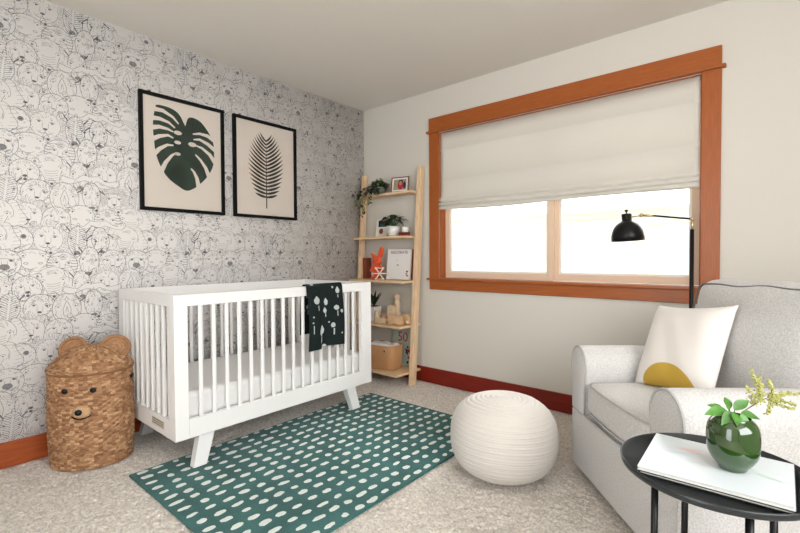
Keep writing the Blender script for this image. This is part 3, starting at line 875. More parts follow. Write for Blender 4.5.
def blanket():
    y0, y1 = -1.318, -1.028
    path = [(.752, .60)]
    path = [(.748, .58), (.750, .70), (.756, .80), (.7625, .862), (.766, .885), (.775, .8945), (.788, .896), (.802, .893), (.8085, .880), (.811, .84), (.814, .76), (.817, .66), (.819, .57), (.820, .485)]
    P = [Vector((a, 0, b)) for a, b in path]
    L = [0]
    for i in range(1, len(P)): L.append(L[-1]+(P[i]-P[i-1]).length)
    st = .0032; nv = int(L[-1]/st); nu = int((y1-y0)/st)
    ltop = L[6]
    shapes = [('t', 140, 170, 20, 28), ('t', 185, 185, 11, 26), ('t', 178, 232, 10, 20), ('c', 235, 222, 17, 17), ('c', 263, 243, 10, 12), ('t', 248, 125, 14, 24),
              ('t', 160, 335, 13, 34), ('c', 215, 318, 13, 17), ('c', 122, 85, 11, 9), ('c', 195, 300, 5, 6), ('c', 117, 256, 5, 5), ('c', 114, 286, 5, 5), ('c', 262, 366, 5, 6),
              ('t', 284, 385, 9, 20), ('c', 172, 424, 12, 8), ('c', 223, 108, 6, 7)]
    stems = [(148, 200, 225), (240, 240, 268), (160, 365, 400), (220, 335, 372), (248, 150, 168), (118, 300, 345), (181, 250, 270)]
    def white(u, v):
        a = 95+183*u; b = 75+355*v
        for k, cx, cy, rx, ry in shapes:
            dx = (a-cx)/(rx*.8); dy = (b-cy)/(ry*.8)
            if k == 'c' and dx*dx+dy*dy < 1: return 1
            if k == 't' and abs(dy) < 1:
                wv = math.sqrt(max(0, 1-max(dy, 0)**2)) if dy > 0 else (1+dy)**.8
                if abs(dx) < wv: return 1
        for x, b0, b1 in stems:
            if b0 < b < b1 and abs(a-x) < 2.2: return 1
        return 0
    vs = []
    for j in range(nv+1):
        d = L[-1]*j/nv; i = max(k for k in range(len(L)) if L[k] <= d+1e-9); i = min(i, len(L)-2)
        p = P[i].lerp(P[i+1], (d-L[i])/(L[i+1]-L[i]))
        dn = max(0, (d-ltop)/(L[-1]-ltop)); di = max(0, (ltop-d)/ltop)
        for q in range(nu+1):
            u = q/nu; y = y0+(y1-y0)*u
            fold = math.exp(-((u-.36)/.05)**2)
            w_ = .006*(1+math.sin(u*9+1.2))*min(1, dn*3) + .010*dn*math.sin(u*5)**2
            x = p.x + w_ + (-.0035*fold if dn > 0 and dn < .05 else (-.006*fold*min(1, dn*4))) + .004*dn
            x = max(x, .8085) if (dn > 0.08) else x
            if di > .2: x = p.x - .004*(1+math.sin(u*8))
            z = p.z + (.010*(1-u) - .02*(.5-u)**2 - (.018 if u < .36 else 0)+.018)*dn*.8
            vs.append((x, y + .006*dn*math.sin(d*14), z))
    mb = MB(); W = nu+1
    for v in vs: mb.v.append(v)
    for j in range(nv):
        for q in range(nu):
            d = L[-1]*(j+.5)/nv; dn = (d-ltop)/(L[-1]-ltop)
            mi = white((q+.5)/nu, dn) if dn > 0 else white(1-(q+.5)/nu, -dn*1.1)
            mb.f.append((j*W+q, (j+1)*W+q, (j+1)*W+q+1, j*W+q+1)); mb.m.append(mi)
    o = mb.build('baby_blanket', [M['blanket'], M['blanket_w']], smooth=True)
    s = o.modifiers.new('thickness', 'SOLIDIFY'); s.thickness = .0045; s.offset = 0
    tag(o, 'charcoal knit baby blanket with small white trees, draped over the crib rail', 'blanket')
blanket()

# ------------------------------------------------------------------ bear basket
def bear():
    A, B = .187, .153
    t = thing('bear_basket', (.2334, -2.2845, 0), 'woven seagrass bear-face hamper with ears beside the crib', 'basket', rz=math.radians(-35))
    # local x = face direction (short axis), local y = width
    def ring(th, z, k=1.0): return (B*k*math.cos(th), A*k*math.sin(th), z)
    def weave(zz, kf, name, parent, rows_step=.0122, close=False, amp=.0060, zf=None):
        """rows of strands going over and under upright stakes; every strand its own straw tone"""
        cells = 60; per = 4; nth = cells*per; n = max(2, int(round((zz[1]-zz[0])/rows_step))); sub = 4
        R = random.Random(21); vs = []; fs = []; mi = []
        for i in range(n*sub+1):
            f = i/(n*sub); row = min(i//sub, n-1); ph = (i % sub)/sub
            k, z = kf(f), (zf(f) if zf else zz[0]+(zz[1]-zz[0])*f)
            for j in range(nth):
                th = 2*PI*j/nth
                b = amp*(math.sin(PI*ph)**.6 if ph > 0 else 0)*(.45+.55*math.cos(2*PI*j/(2*per) + PI*(row % 2)))
                x, y, _ = ring(th, z, max(k, .001)); r = max(math.hypot(x, y), 1e-4)
                vs.append((x*(1+b/max(r, .05)), y*(1+b/max(r, .05)), z + (b*.5 if close else 0)))
        tone = {}
        for i in range(n*sub):
            row = i//sub
            for j in range(nth):
                j2 = (j+1) % nth; fs.append((i*nth+j, i*nth+j2, (i+1)*nth+j2, (i+1)*nth+j))
                key = (row, j//per)
                if key not in tone: tone[key] = R.choices((0, 1, 2, 3), (3, 4, 3, 1.3))[0]
                mi.append(tone[key])
        mb = MB().add(vs, fs); mb.m = mi
        mb.f.append(tuple(reversed(range(nth)))); mb.m.append(0)
        if not close: mb.f.append(tuple(n*sub*nth+j for j in range(nth))); mb.m.append(0)
        return mb.build(name, [M['straw_a'], M['straw_b'], M['straw_c'], M['straw_d']], parent, smooth=True)
    weave((.003, .478), lambda f: 1.0+.025*math.sin(PI*f)-.03*(1-f)**6, 'body', t)
    rp = [ring(2*PI*k/60, .481, 1.015) for k in range(60)]
    MB().tube(rp, .0055, 8, closed=True).build('rim', M['straw_a'], t, smooth=True)  # darkest straw puts the lid seam's shadow into the rim colour
    prof = [(1.05, .487), (1.045, .500), (.97, .517), (.84, .545), (.66, .572), (.45, .594), (.22, .606), (.02, .610)]
    def pf(f, c):
        q = f*(len(prof)-1); a = min(int(q), len(prof)-2); fr = q-a
        return prof[a][c]*(1-fr)+prof[a+1][c]*fr
    weave((0, .20), lambda f: pf(f, 0), 'lid', t, close=True, amp=.003, zf=lambda f: pf(f, 1))
    # ears: domed discs, cupped, standing on the lid
    for sg in (-1, 1):
        e = MB(); n = 24; rows = 11; vs = []
        for i in range(rows+1):
            r = .060*i/rows
            for j in range(n):
                th = 2*PI*j/n; vs.append((.014*(1-(i/rows)**2)*-1 + .0022*math.sin(i*PI)+.0022*(-1)**i*math.cos(j*PI/2), r*1.08*math.cos(th), r*math.sin(th)))
        fs = [(i*n+j, (i+1)*n+j, (i+1)*n+(j+1) % n, i*n+(j+1) % n) for i in range(rows) for j in range(n)]
        Rr = random.Random(5); e.add(vs, fs); e.m = [Rr.choice((1, 1, 2)) if (q_ % 3 == 0) else None for q_ in range(len(fs))]
        for q_ in range(1, len(e.m)):
            if e.m[q_] is None: e.m[q_] = e.m[q_-1]
        e.tube([(0, .0648*math.cos(2*PI*j/26), .060*math.sin(2*PI*j/26)) for j in range(26)], .006, 8, 1, closed=True)
        o = e.build('ear', [M['straw_a'], M['straw_b'], M['straw_c'], M['straw_d']], t, smooth=True, loc=(.004, sg*.098+.018, .588))
        o.rotation_euler = (sg*-.20, -.25, sg*.18)
        s = o.modifiers.new('thickness', 'SOLIDIFY'); s.thickness = .006; s.offset = 0
    def surf(y, z, off=0):
        k = math.sqrt(max(0, 1-(y/(A*1.02))**2)); return Vector((B*1.02*k+off, y, z))
    for sg in (-1, 1):
        c = surf(sg*.062, .408 if sg < 0 else .405, .004)
        MB().ball(c, .006, .0145, .0135, n=12).build('eye', M['black'], t, smooth=True)
    mz = MB().ball(surf(.014, .300, .002), .026, .042, .036, n=18); mz.build('muzzle', M['straw_d'], t, smooth=True)
    MB().ball(surf(.008, .306, .026), .010, .017, .015, n=14).build('nose', M['black'], t, smooth=True)
    MB().tube([surf(y+.014, .272 + 7*y*y, .010 + .0*y) + Vector((.012*(1-(y/.045)**2), 0, 0)) for y in np.linspace(-.04, .04, 9)], .0035, 6).build('mouth', M['black'], t, smooth=True)
    for sg in (-1, 1):
        MB().ball((.0, sg*(A*1.022), .432), .026, .006, .016, n=12).build('handle_hole', M['black'], t, smooth=True)
bear()

# ------------------------------------------------------------------ ladder shelf
SH = [(1.615, .150), (1.237, .205), (.864, .264), (.494, .290), (.109, .335)]   # top z, depth
def ladder():
    t = thing('ladder_shelf', (.365, -.09, 0), 'pale pine leaning ladder shelf with five shelves in the corner', 'shelf')
    ox, oy = .365, -.09
    for x0, x1 in ((.022, .058), (.682, .722)):
        b = MB()
        yb, yt = -.185, -.056
        b.hexa([(x0-ox, yb-oy, 0), (x1-ox, yb-oy, 0), (x1-ox, yb+.055-oy, 0), (x0-ox, yb+.055-oy, 0)],
               [(x0-ox, yt-oy, 1.82), (x1-ox, yt-oy, 1.82), (x1-ox, yt+.052-oy, 1.82), (x0-ox, yt+.052-oy, 1.82)])
        b.build('rail', M['pine_v'], t, bevel=.003)
    for z, d in SH:
        MB().box(.059-ox, .681-ox, -d-oy, -.018-oy, z-.019, z).build('shelf', M['pine'], t, bevel=.002)
ladder()

def leaf_mesh(mb, base, direction, length, width, droop=.3, mi=0, upv=Vector((0, 0, 1)), n=5, fold=.15):
    d = Vector(direction).normalized(); s = d.cross(upv)
    if s.length < 1e-3: s = Vector((1, 0, 0))
    s.normalize(); nn = s.cross(d)
    vs = []
    for i in range(n+1):
        t = i/n; c = Vector(base) + d*length*t - Vector((0, 0, 1))*droop*length*t*t
        w_ = width*math.sin(PI*(.04+.94*t)**.8)*.5
        vs += [c - s*w_ + nn*fold*w_, c, c + s*w_ + nn*fold*w_]
    fs = []
    for i in range(n):
        a = i*3; fs += [(a, a+3, a+4, a+1), (a+1, a+4, a+5, a+2)]
    mb.add(vs, fs, mi)

def trailing_plant():
    x, y, z = .285, -.105, SH[0][0]+.001
    t = thing('trailing_plant', (x, y, z), 'trailing leafy plant in a grey bowl on the top shelf', 'plant')
    MB().lathe([(.030, 0), (.038, .002), (.056, .02), (.064, .048), (.066, .062), (.061, .062), (.058, .050), (.001, .048)], 28, sx=1.15, sy=.85).build('pot', M['pot_grey'], t, smooth=True)
    R = random.Random(4); f = MB()
    for _ in range(330):
        a = R.uniform(0, 2*PI); r = R.uniform(0, .085)
        b = Vector((r*math.cos(a)*1.2+.0, min(.065, r*math.sin(a)*.75), .055+R.uniform(0, .085)*(1-r/.12)))
        leaf_mesh(f, b, (math.cos(a), math.sin(a)*.6, R.uniform(-.1, .9)), R.uniform(.024, .038), R.uniform(.018, .027), .4, 0 if R.random() < .8 else 1)
    strands = [[(-.06, -.03, .05), (-.115, -.07, .02), (-.135, -.09, -.06), (-.15, -.10, -.13)], [(-.05, -.05, .05), (-.09, -.09, .0), (-.10, -.11, -.09), (-.095, -.12, -.20)],
               [(-.02, -.06, .05), (-.05, -.10, .0), (-.06, -.12, -.08), (-.055, -.125, -.17)], [(-.07, 0, .06), (-.14, -.05, .05), (-.18, -.09, -.03), (-.19, -.11, -.11)],
               [(-.07, -.02, .07), (-.12, -.07, .06), (-.16, -.10, .0), (-.165, -.115, -.06)], [(.0, -.06, .05), (-.01, -.09, .01), (-.02, -.1, -.05), (-.02, -.1, -.09)],
               [(.04, -.05, .05), (.06, -.075, .02), (.07, -.08, -.01)]]
    for st in strands:
        f.tube(st, .0015, 5, 2)
        for i in range(len(st)-1):
            for k in range(9):
                p = Vector(st[i]).lerp(Vector(st[i+1]), k/9); a = R.uniform(0, 2*PI)
                p += Vector((R.uniform(-.01, .01), R.uniform(-.008, .004), 0))
                leaf_mesh(f, p, (math.cos(a), -abs(math.sin(a)), R.uniform(-.9, .3)), R.uniform(.020, .034), R.uniform(.015, .023), .4, 1 if p.z < -.0 and R.random() < .6 else 0)
    f.build('foliage', [M['leaf_dark'], M['leaf_pale'], M['stem']], t)
trailing_plant()

def photo_frame():
    t = thing('photo_frame', (.515, -.085, SH[0][0]+.0015), 'brown photo frame with a portrait on the top shelf', 'photo frame', rz=math.radians(12))
    tilt = Matrix.Rotation(math.radians(-8), 4, 'X')
    w_, h_ = .085, .135
    b = MB()
    b.box(-w_, -w_+.009, -.012, .0, 0, h_); b.box(w_-.009, w_, -.012, 0, 0, h_); b.box(-w_+.009, w_-.009, -.012, 0, 0, .009); b.box(-w_+.009, w_-.009, -.012, 0, h_-.009, h_)
    b.xf(tilt).build('frame', M['brown'], t, bevel=.001)
    p = MB().box(-w_+.009, w_-.009, -.008, -.003, .009, h_-.009)
    p.box(-.062, .062, -.0088, -.008, .022, h_-.022, 1)
    for (cx, cz, rx, rz, mi) in ((.008, .062, .030, .040, 2), (.008, .092, .022, .018, 3), (.006, .080, .014, .020, 4), (-.038, .05, .014, .024, 5), (.045, .06, .013, .03, 3)):
        n = 14; vs = [(cx+rx*math.cos(2*PI*k/n), -.0092-.0002*mi, max(.023, cz+rz*math.sin(2*PI*k/n))) for k in range(n)]
        p.add(vs, [tuple(reversed(range(n)))], mi)
    p.xf(tilt).build('photograph', [M['cover_white'], M['photo_tone'], M['red'], M['book_black'], M['skin_tone'], M['leaf_pale']], t)
    MB().hexa([(-.02, .035, 0.001), (.02, .035, .001), (.02, .039, .001), (-.02, .039, .001)], [(-.02, .012, .09), (.02, .012, .09), (.02, .016, .09), (-.02, .016, .09)]).build('easel_back', M['brown'], t)
photo_frame()

def shelf2():
    z = SH[1][0]+.0008
    t = thing('art_card', (.285, -.075, z), 'small art card with a dark and teal picture, leaning behind the second-shelf plant', 'card', rz=math.radians(10))
    M4 = Matrix.Rotation(math.radians(-9), 4, 'X')
    c = MB().box(-.060, .060, -.003, 0, .001, .165); c.box(-.038, .052, -.0036, -.003, .095, .15, 1); c.box(-.018, .03, -.004, -.0036, .10, .125, 2)
    c.ball((-.005, -.0035, .055), .022, .001, .026, n=12, mi=3)
    c.xf(M4).build('card', [M['pages'], M['book_black'], M['teal'], M['rust']], t)
    t = thing('potted_plant', (.462, -.115, z), 'round-leaved dark plant in a white pot on the second shelf', 'plant')
    MB().lathe([(.036, 0), (.044, .003), (.054, .05), (.057, .088), (.052, .088), (.050, .078), (.001, .076)], 28).build('pot', M['pot_white'], t, smooth=True)
    f = MB(); R = random.Random(8)
    for k in range(30):
        a = R.uniform(0, 2*PI); r = R.uniform(.02, .075); hgt = .10+R.uniform(0, .105)*(1-r/.12)
        hgt += .02; p = Vector((r*math.cos(a)*1.1, r*math.sin(a)*.7, hgt)); f.tube([(0, 0, .07), (p.x*.5, p.y*.5, hgt*.8), p], .0016, 5, 1)
        leaf_mesh(f, p, (math.cos(a), math.sin(a)*.7-.2, R.uniform(-.4, .4)), R.uniform(.055, .075), R.uniform(.046, .060), .35)
    f.build('foliage', [M['leaf_dark'], M['leaf']], t, smooth=True)
    t = thing('small_box', (.595, -.125, z), 'dark red small box under the white candle, second shelf', 'box', rz=math.radians(8))
    b = MB().box(-.040, .040, -.03, .03, 0, .022); b.build('box_body', M['darkred'], t, bevel=.002)
    MB().box(-.041, .041, -.031, .031, .0222, .031).build('lid', M['darkred'], t, bevel=.002)
    t = thing('candle', (.605, -.125, z+.0315), 'short white candle jar standing on the dark red box', 'candle')
    MB().lathe([(.024, 0), (.027, .002), (.028, .045), (.026, .047), (.025, .040), (.001, .040)], 22).build('jar', M['pot_white'], t, smooth=True)
    MB().tube([(0, 0, .038), (.001, 0, .046)], .001, 6).build('wick', M['black'], t)
shelf2()

def shelf3():
    z = SH[2][0]+.0008
    # rust-coloured upright book by the left rail
    t = thing('picture_book', (.084, -.055, z), 'rust-brown thin book standing against the left rail, third shelf', 'book', rz=math.radians(-6))
    MB().box(-.019, -.016, -.033, .033, 0, .19).box(.016, .019, -.033, .033, 0, .19).box(-.016, .016, -.036, -.032, 0, .19).build('cover', M['rust'], t, bevel=.0008)
    MB().box(-.0155, .0155, -.031, .030, .004, .186).build('pages', M['pages'], t)
    # orange plush bunny
    t = thing('plush_bunny', (.285, -.13, z), 'orange plush bunny with long ears on the third shelf', 'soft toy', rz=math.radians(18))
    b = MB().ball((0, 0, .060), .036, .03, .060, n=18).ball((0, -.004, .145), .040, .034, .040, n=18)
    for sg in (-1, 1): b.ball((sg*.022, -.022, .016), .015, .03, .015, n=12).ball((sg*.042, -.008, .085), .012, .014, .034, n=12, rot=(0, sg*-.5, 0))
    o = b.build('body', M['orange'], t, smooth=True)
    t.scale = (1.12, 1.12, 1.12)
    rm = o.modifiers.new('remesh', 'REMESH'); rm.mode = 'VOXEL'; rm.voxel_size = .004; rm.use_smooth_shade = True
    MB().ball((.030, .002, .205), .022, .012, .058, n=16, rot=(0, .25, 0)).build('ear', M['orange'], t, smooth=True)
    MB().ball((-.020, -.006, .178), .016, .011, .04, n=16, rot=(.2, -.75, 0)).build('ear', M['orange'], t, smooth=True)
    for sg in (-1, 1): MB().ball((sg*.015, -.036, .150), .0042, .003, .0045, n=10).build('eye', M['black'], t, smooth=True)
    MB().ball((0, -.038, .138), .004, .003, .003, n=8).build('nose', M['black'], t, smooth=True)
    # ivory stick ball
    t = thing('stick_toy', (.335, -.205, z+.0655), 'ivory criss-cross wooden stick toy in front of the orange bunny', 'toy')
    t.location = (.375, -.198, z)
    s = MB(); c = Vector((0, 0, .066)); r = .066
    dirs = [(1, 0, 1), (1, 0, -1), (0, 1, 1), (0, 1, -1), (1, 1, 0), (1, -1, 0)]
    for d in dirs:
        d = Vector(d).normalized()*r; s.tube([c-d, c+d], .0045, 8)
    for a, b_ in (((-1, 0, -1), (1, 0, -1)), ((-1, 0, 1), (1, 0, 1))):
        s.tube([c+Vector(a).normalized()*r, c+Vector(b_).normalized()*r], .0038, 8)
    for d in dirs:
        for sg in (-1, 1): s.ball(c+Vector(d).normalized()*r*sg, .0075, n=10)
    lo = min(p[2] for p in s.v); s.v = [(x, y, zz-lo+.0005) for x, y, zz in s.v]
    s.build('sticks', M['stick'], t, smooth=True)
    # white book facing out, and a second book behind it
    def upright(name, x, y, w_, h_, d_, rz, tilt, mats, label, title=None):
        t = thing(name, (x, y, z), label, 'book', rz=math.radians(rz))
        M4 = Matrix.Rotation(math.radians(-tilt), 4, 'X')
        c_ = MB().box(-w_/2, w_/2, -d_, -d_+.002, 0, h_).box(-w_/2, w_/2, -.002, 0, 0, h_).box(-w_/2, -w_/2+.002, -d_+.002, -.002, 0, h_)
        c_.v = [(a, b_, c2+.0012) for a, b_, c2 in c_.v]
        c_.xf(M4).build('cover', mats, t, bevel=.0006)
        pg = MB().box(-w_/2+.003, w_/2-.004, -d_+.0025, -.0025, .004, h_-.004); pg.xf(M4).build('pages', M['pages'], t)
        return t, M4
    upright('book', .547, -.062, .215, .262, .014, 10, 5, M['rust'], 'reddish book leaning behind the white titled book, third shelf')
    t, M4 = upright('book', .507, -.098, .235, .262, .016, 10, 8, M['cover_white'], 'white book with grey title facing out on the third shelf')
    F = M4 @ Matrix.Translation((0, -.0172, .235)) @ Matrix.Rotation(PI/2, 4, 'X')
    lettering('DECORATE', .033, F, M['ink_text'], t, 'title')
    dcl = MB()
    for (cx, cz, r, mi) in ((-.02, .168, .009, 0), (-.008, .125, .012, 1), (.0, .09, .006, 2), (.088, .07, .012, 3), (.082, .05, .009, 4), (.092, .035, .011, 3)):
        n = 10; dcl.add([(cx+r*math.cos(2*PI*k/n), -.0171, cz+r*.7*math.sin(2*PI*k/n)) for k in range(n)], [tuple(reversed(range(n)))], mi)
    cov = [c_ for c_ in t.children if c_.name.startswith('cover')][0]
    dcl.xf(M4)
    bm = bmesh.new(); bm.from_mesh(cov.data)
    for f_, mi_ in zip(dcl.f, dcl.m):
        nf = bm.faces.new([bm.verts.new(dcl.v[i_]) for i_ in f_]); nf.material_index = mi_+1
    bm.to_mesh(cov.data); bm.free()
    for k_ in ('bookart_grey', 'plume', 'bookart_grey', 'red', 'teal'): cov.data.materials.append(M[k_])
shelf3()

def shelf4():
    z = SH[3][0]+.0008
    t = thing('spiky_plant', (.235, -.125, z), 'dark spiky-leaved plant in a square white pot on the fourth shelf', 'plant')
    p = MB().hexa([(-.042, -.042, 0), (.042, -.042, 0), (.042, .042, 0), (-.042, .042, 0)], [(-.050, -.050, .125), (.050, -.050, .125), (.050, .050, .125), (-.050, .050, .125)])
    p.build('pot', M['pot_white'], t, bevel=.003)
    MB().box(-.044, .044, -.044, .044, .1255, .1275).build('soil', M['soil'], t)
    f = MB(); R = random.Random(5)
    for k in range(22):
        a = 2*PI*k/22*1.0+R.uniform(-.2, .2); e = R.uniform(.7, 2.4)
        leaf_mesh(f, (0, 0, .125), (math.cos(a), math.sin(a)*.55-.12, e), R.uniform(.13, .205), .024, .22, 0, n=7)
    f.build('foliage', M['leaf_dark'], t, smooth=True)
    def toy(name, x, y, label, mb, m, rz=0, parts=()):
        lo = min(q[2] for q in mb.v)
        t = thing(name, (x, y, z), label, 'wooden toy', rz=math.radians(rz), group='wooden toys on the fourth shelf')
        mb.v = [(a, b, c-lo+.0003) for a, b, c in mb.v]
        mb.build('body', m, t, bevel=.003)
        for nm, pm, mm in parts: pm.build(nm, mm, t, smooth=True)
        return t
    # L-shaped block
    toy('wooden_boot', .405, -.215, 'L-shaped wooden toy block standing beside the square white pot', MB().prism([(-.055, 0), (.06, 0), (.06, .030), (.045, .040), (-.020, .044), (-.028, .06), (-.028, .105), (-.055, .105)], -.014, .014), M['toywood2'], 5)
    # log rounds
    toy('wooden_drum', .362, -.110, 'short round wooden toy drum behind the L-shaped block', MB().lathe([(.036, 0), (.042, .004), (.044, .05), (.040, .062), (.001, .062)], 20), M['toywood'])
    # hippo-like animal on wheels
    hip = MB().prism(smooth_poly([(-.055, .022), (-.058, .06), (-.04, .088), (.0, .092), (.045, .086), (.075, .072), (.078, .028), (.06, .014), (.045, .022), (.0, .022), (-.01, .012), (-.035, .012)], 3), -.019, .019)
    toy('wooden_hippo', .565, -.225, 'chunky wooden hippo toy standing at the shelf front', hip, M['toywood'], 6,
        [('eye', MB().ball((.035, -.0195, .066), .0035, .002, .0035, n=8), M['black']), ('ear', MB().ball((-.03, -.008, .092), .008, .006, .009, n=10), M['toywood'])])
    # small animal head peeking above
    bd = MB().prism(smooth_poly([(-.034, 0), (-.034, .11), (-.025, .132), (.0, .138), (.022, .132), (.034, .112), (.034, 0)], 3), -.017, .017)
    toy('wooden_bear', .468, -.150, 'wooden bear-headed block toy peeking over the hippo', bd, M['toywood2'], 8,
        [('ear', MB().ball((-.022, 0, .137), .009, .008, .009, n=10), M['toywood2']), ('ear', MB().ball((.020, 0, .137), .009, .008, .009, n=10), M['toywood2']),
         ('eye', MB().ball((-.008, -.018, .115), .003, .002, .003, n=8), M['black']), ('eye', MB().ball((.008, -.018, .115), .003, .002, .003, n=8), M['black'])])
    # tall stacking figure
    dl = MB().lathe([(.030, 0), (.034, .005), (.034, .06), (.026, .08), (.024, .12), (.030, .135), (.031, .165), (.022, .185), (.020, .192), (.028, .205), (.029, .222), (.020, .242), (.001, .246)], 22)
    toy('wooden_figure', .462, -.065, 'tall turned wooden figure standing behind the other toys', dl, M['toywood2'])
    # ring toy on the right
    tr = MB().prism(smooth_poly([(-.05, .02), (-.045, .07), (-.02, .095), (.02, .095), (.05, .075), (.055, .02)], 3), -.02, .02)
    wl = []
    for sx in (-.028, .03):
        wl.append(('wheel', MB().lathe([(.018, -.006), (.018, .006)], 18).xf(Matrix.Translation((sx, -.026, .018)) @ Matrix.Rotation(PI/2, 4, 'X')), M['toywood2']))
    toy('wooden_car', .612, -.125, 'rounded wooden car toy with pale wheels by the right rail', tr, M['toywood'], 0, wl)
shelf4()

def shelf5():
    z = SH[4][0]+.0008
    t = thing('storage_bin', (.405, -.185, z), 'tan felt storage bin holding white cloth on the bottom shelf', 'basket', rz=math.radians(6))
    hx, hy, h_ = .165, .105, .205
    vs = []; fs = []; n = 40
    def se(th, k, hx_, hy_):
        c, s = math.cos(th), math.sin(th); return (math.copysign(abs(c)**.55, c)*hx_*k, math.copysign(abs(s)**.55, s)*hy_*k)
    prof = [(.90, 0), (.93, .004), (.97, .10), (1.0, h_), (.98, h_+.001), (.955, h_-.002), (.93, .10), (.88, .012)]
    for k, zz in prof:
        for j in range(n):
            x, y = se(2*PI*j/n, k, hx, hy); vs.append((x, y, zz+.0003))
    fs = [(i*n+j, i*n+(j+1) % n, (i+1)*n+(j+1) % n, (i+1)*n+j) for i in range(len(prof)-1) for j in range(n)] + [tuple(reversed(range(n))), tuple((len(prof)-1)*n+j for j in range(n))]
    MB().add(vs, fs).build('bin_body', M['tan'], t, smooth=True)
    for sx in (-.085, .085):
        ring = MB().tube([(sx+.012*math.cos(2*PI*k/16), -hy*1.0, .165+.009*math.sin(2*PI*k/16)) for k in range(16)], .003, 6, closed=True); ring.build('eyelet', M['steel'], t, smooth=True)
        MB().ball((sx, -hy*.99, .165), .009, .003, .006, n=10).build('eyelet_hole', M['black'], t, smooth=True)
    c = thing('folded_cloth', (.405, -.185, z+.11), 'crumpled white cloth filling the tan bin', 'cloth', rz=math.radians(6))
    def fn(q):
        top = max(0, q.z/.05)
        return (q.x, q.y, q.z + top*(.005*math.sin(q.x*60+q.y*30)+.004*math.sin(q.y*70) - .1*abs(q.x)*.2))
    m = rounded(.14, .082, .052, .03, n=16, fn=fn); m.v = [(x, y, zz+.052) for x, y, zz in m.v]; m.build('cloth', M['sheet'], c, smooth=True)
    t = thing('number_card', (.505, -.045, z), 'pale green card with a red 50 and red flowers behind the bin', 'card', rz=math.radians(2))
    M4 = Matrix.Rotation(math.radians(-5), 4, 'X')
    F = M4 @ Matrix.Translation((-.012, -.0050, .245)) @ Matrix.Rotation(PI/2, 4, 'X')
    lettering('50', .115, F, M['red'], t, 'numerals')
    fl = MB(); R = random.Random(3)
    for k in range(26):
        cx, cz = R.uniform(.03, .11), R.uniform(.03, .17); r = R.uniform(.006, .014); n = 8; mi = k % 3
        fl.add([(cx+r*math.cos(2*PI*j/n), -.0048-.0001*k/26, cz+r*math.sin(2*PI*j/n)) for j in range(n)], [tuple(reversed(range(n)))], mi)
    for cx, cz in ((-.1, .27), (.1, .16), (-.08, .18), (.115, .27)):
        n = 6; fl.add([(cx+.004*math.cos(2*PI*j/n), -.0048, cz+.004*math.sin(2*PI*j/n)) for j in range(n)], [tuple(reversed(range(n)))], 1)
    fl.m = [q_+1 for q_ in fl.m]; fl.box(-.13, .13, -.004, 0, .001, .30, 0)
    fl.xf(M4).build('board', [M['card_green'], M['red'], M['book_black'], M['leaf_dark']], t)
shelf5()

# ------------------------------------------------------------------ pouf
def pouf():
    x, y = 1.975, -1.03
    R_ = .256; Hh = .375
    n = 120; K = 86; vs = []; W = 52
    R = random.Random(9)
    ph = [R.uniform(0, 6.28) for _ in range(6)]
    rows = K*5
    for i in range(rows+1):
        a = -PI/2 + PI*i/rows
        ca, sa = math.cos(a), math.sin(a)
        r = R_*abs(ca)**.62; z = Hh/2 + Hh/2*math.copysign(abs(sa)**.86, sa)
        for j in range(n):
            th = 2*PI*j/n
            wob = .5*math.sin(2*th+ph[0]+a*2) + .3*math.sin(3*th+ph[1]-a)
            cord = .0027*(.6+.4*math.sin(3*th+i*.37))*abs(math.sin((i*1.0/rows)*PI*K/1.6 + wob*2.6))
            rr = r + cord*abs(ca)**.4
            zz = z + (.0022*math.sin((r/R_)*70+wob*2) if sa > .8 else 0)
            vs.append((rr*math.cos(th), rr*math.sin(th), max(zz, .0)))
    fs = [(i*n+j, i*n+(j+1) % n, (i+1)*n+(j+1) % n, (i+1)*n+j) for i in range(rows) for j in range(n)]
    o = MB().add(vs, fs).build('pouf', M['pouf'], smooth=True, loc=(x, y, 0))
    o.rotation_euler = (0, 0, .4)
    tag(o, 'round cream cord-wrapped pouf on the carpet between rug and armchair', 'pouf')
pouf()

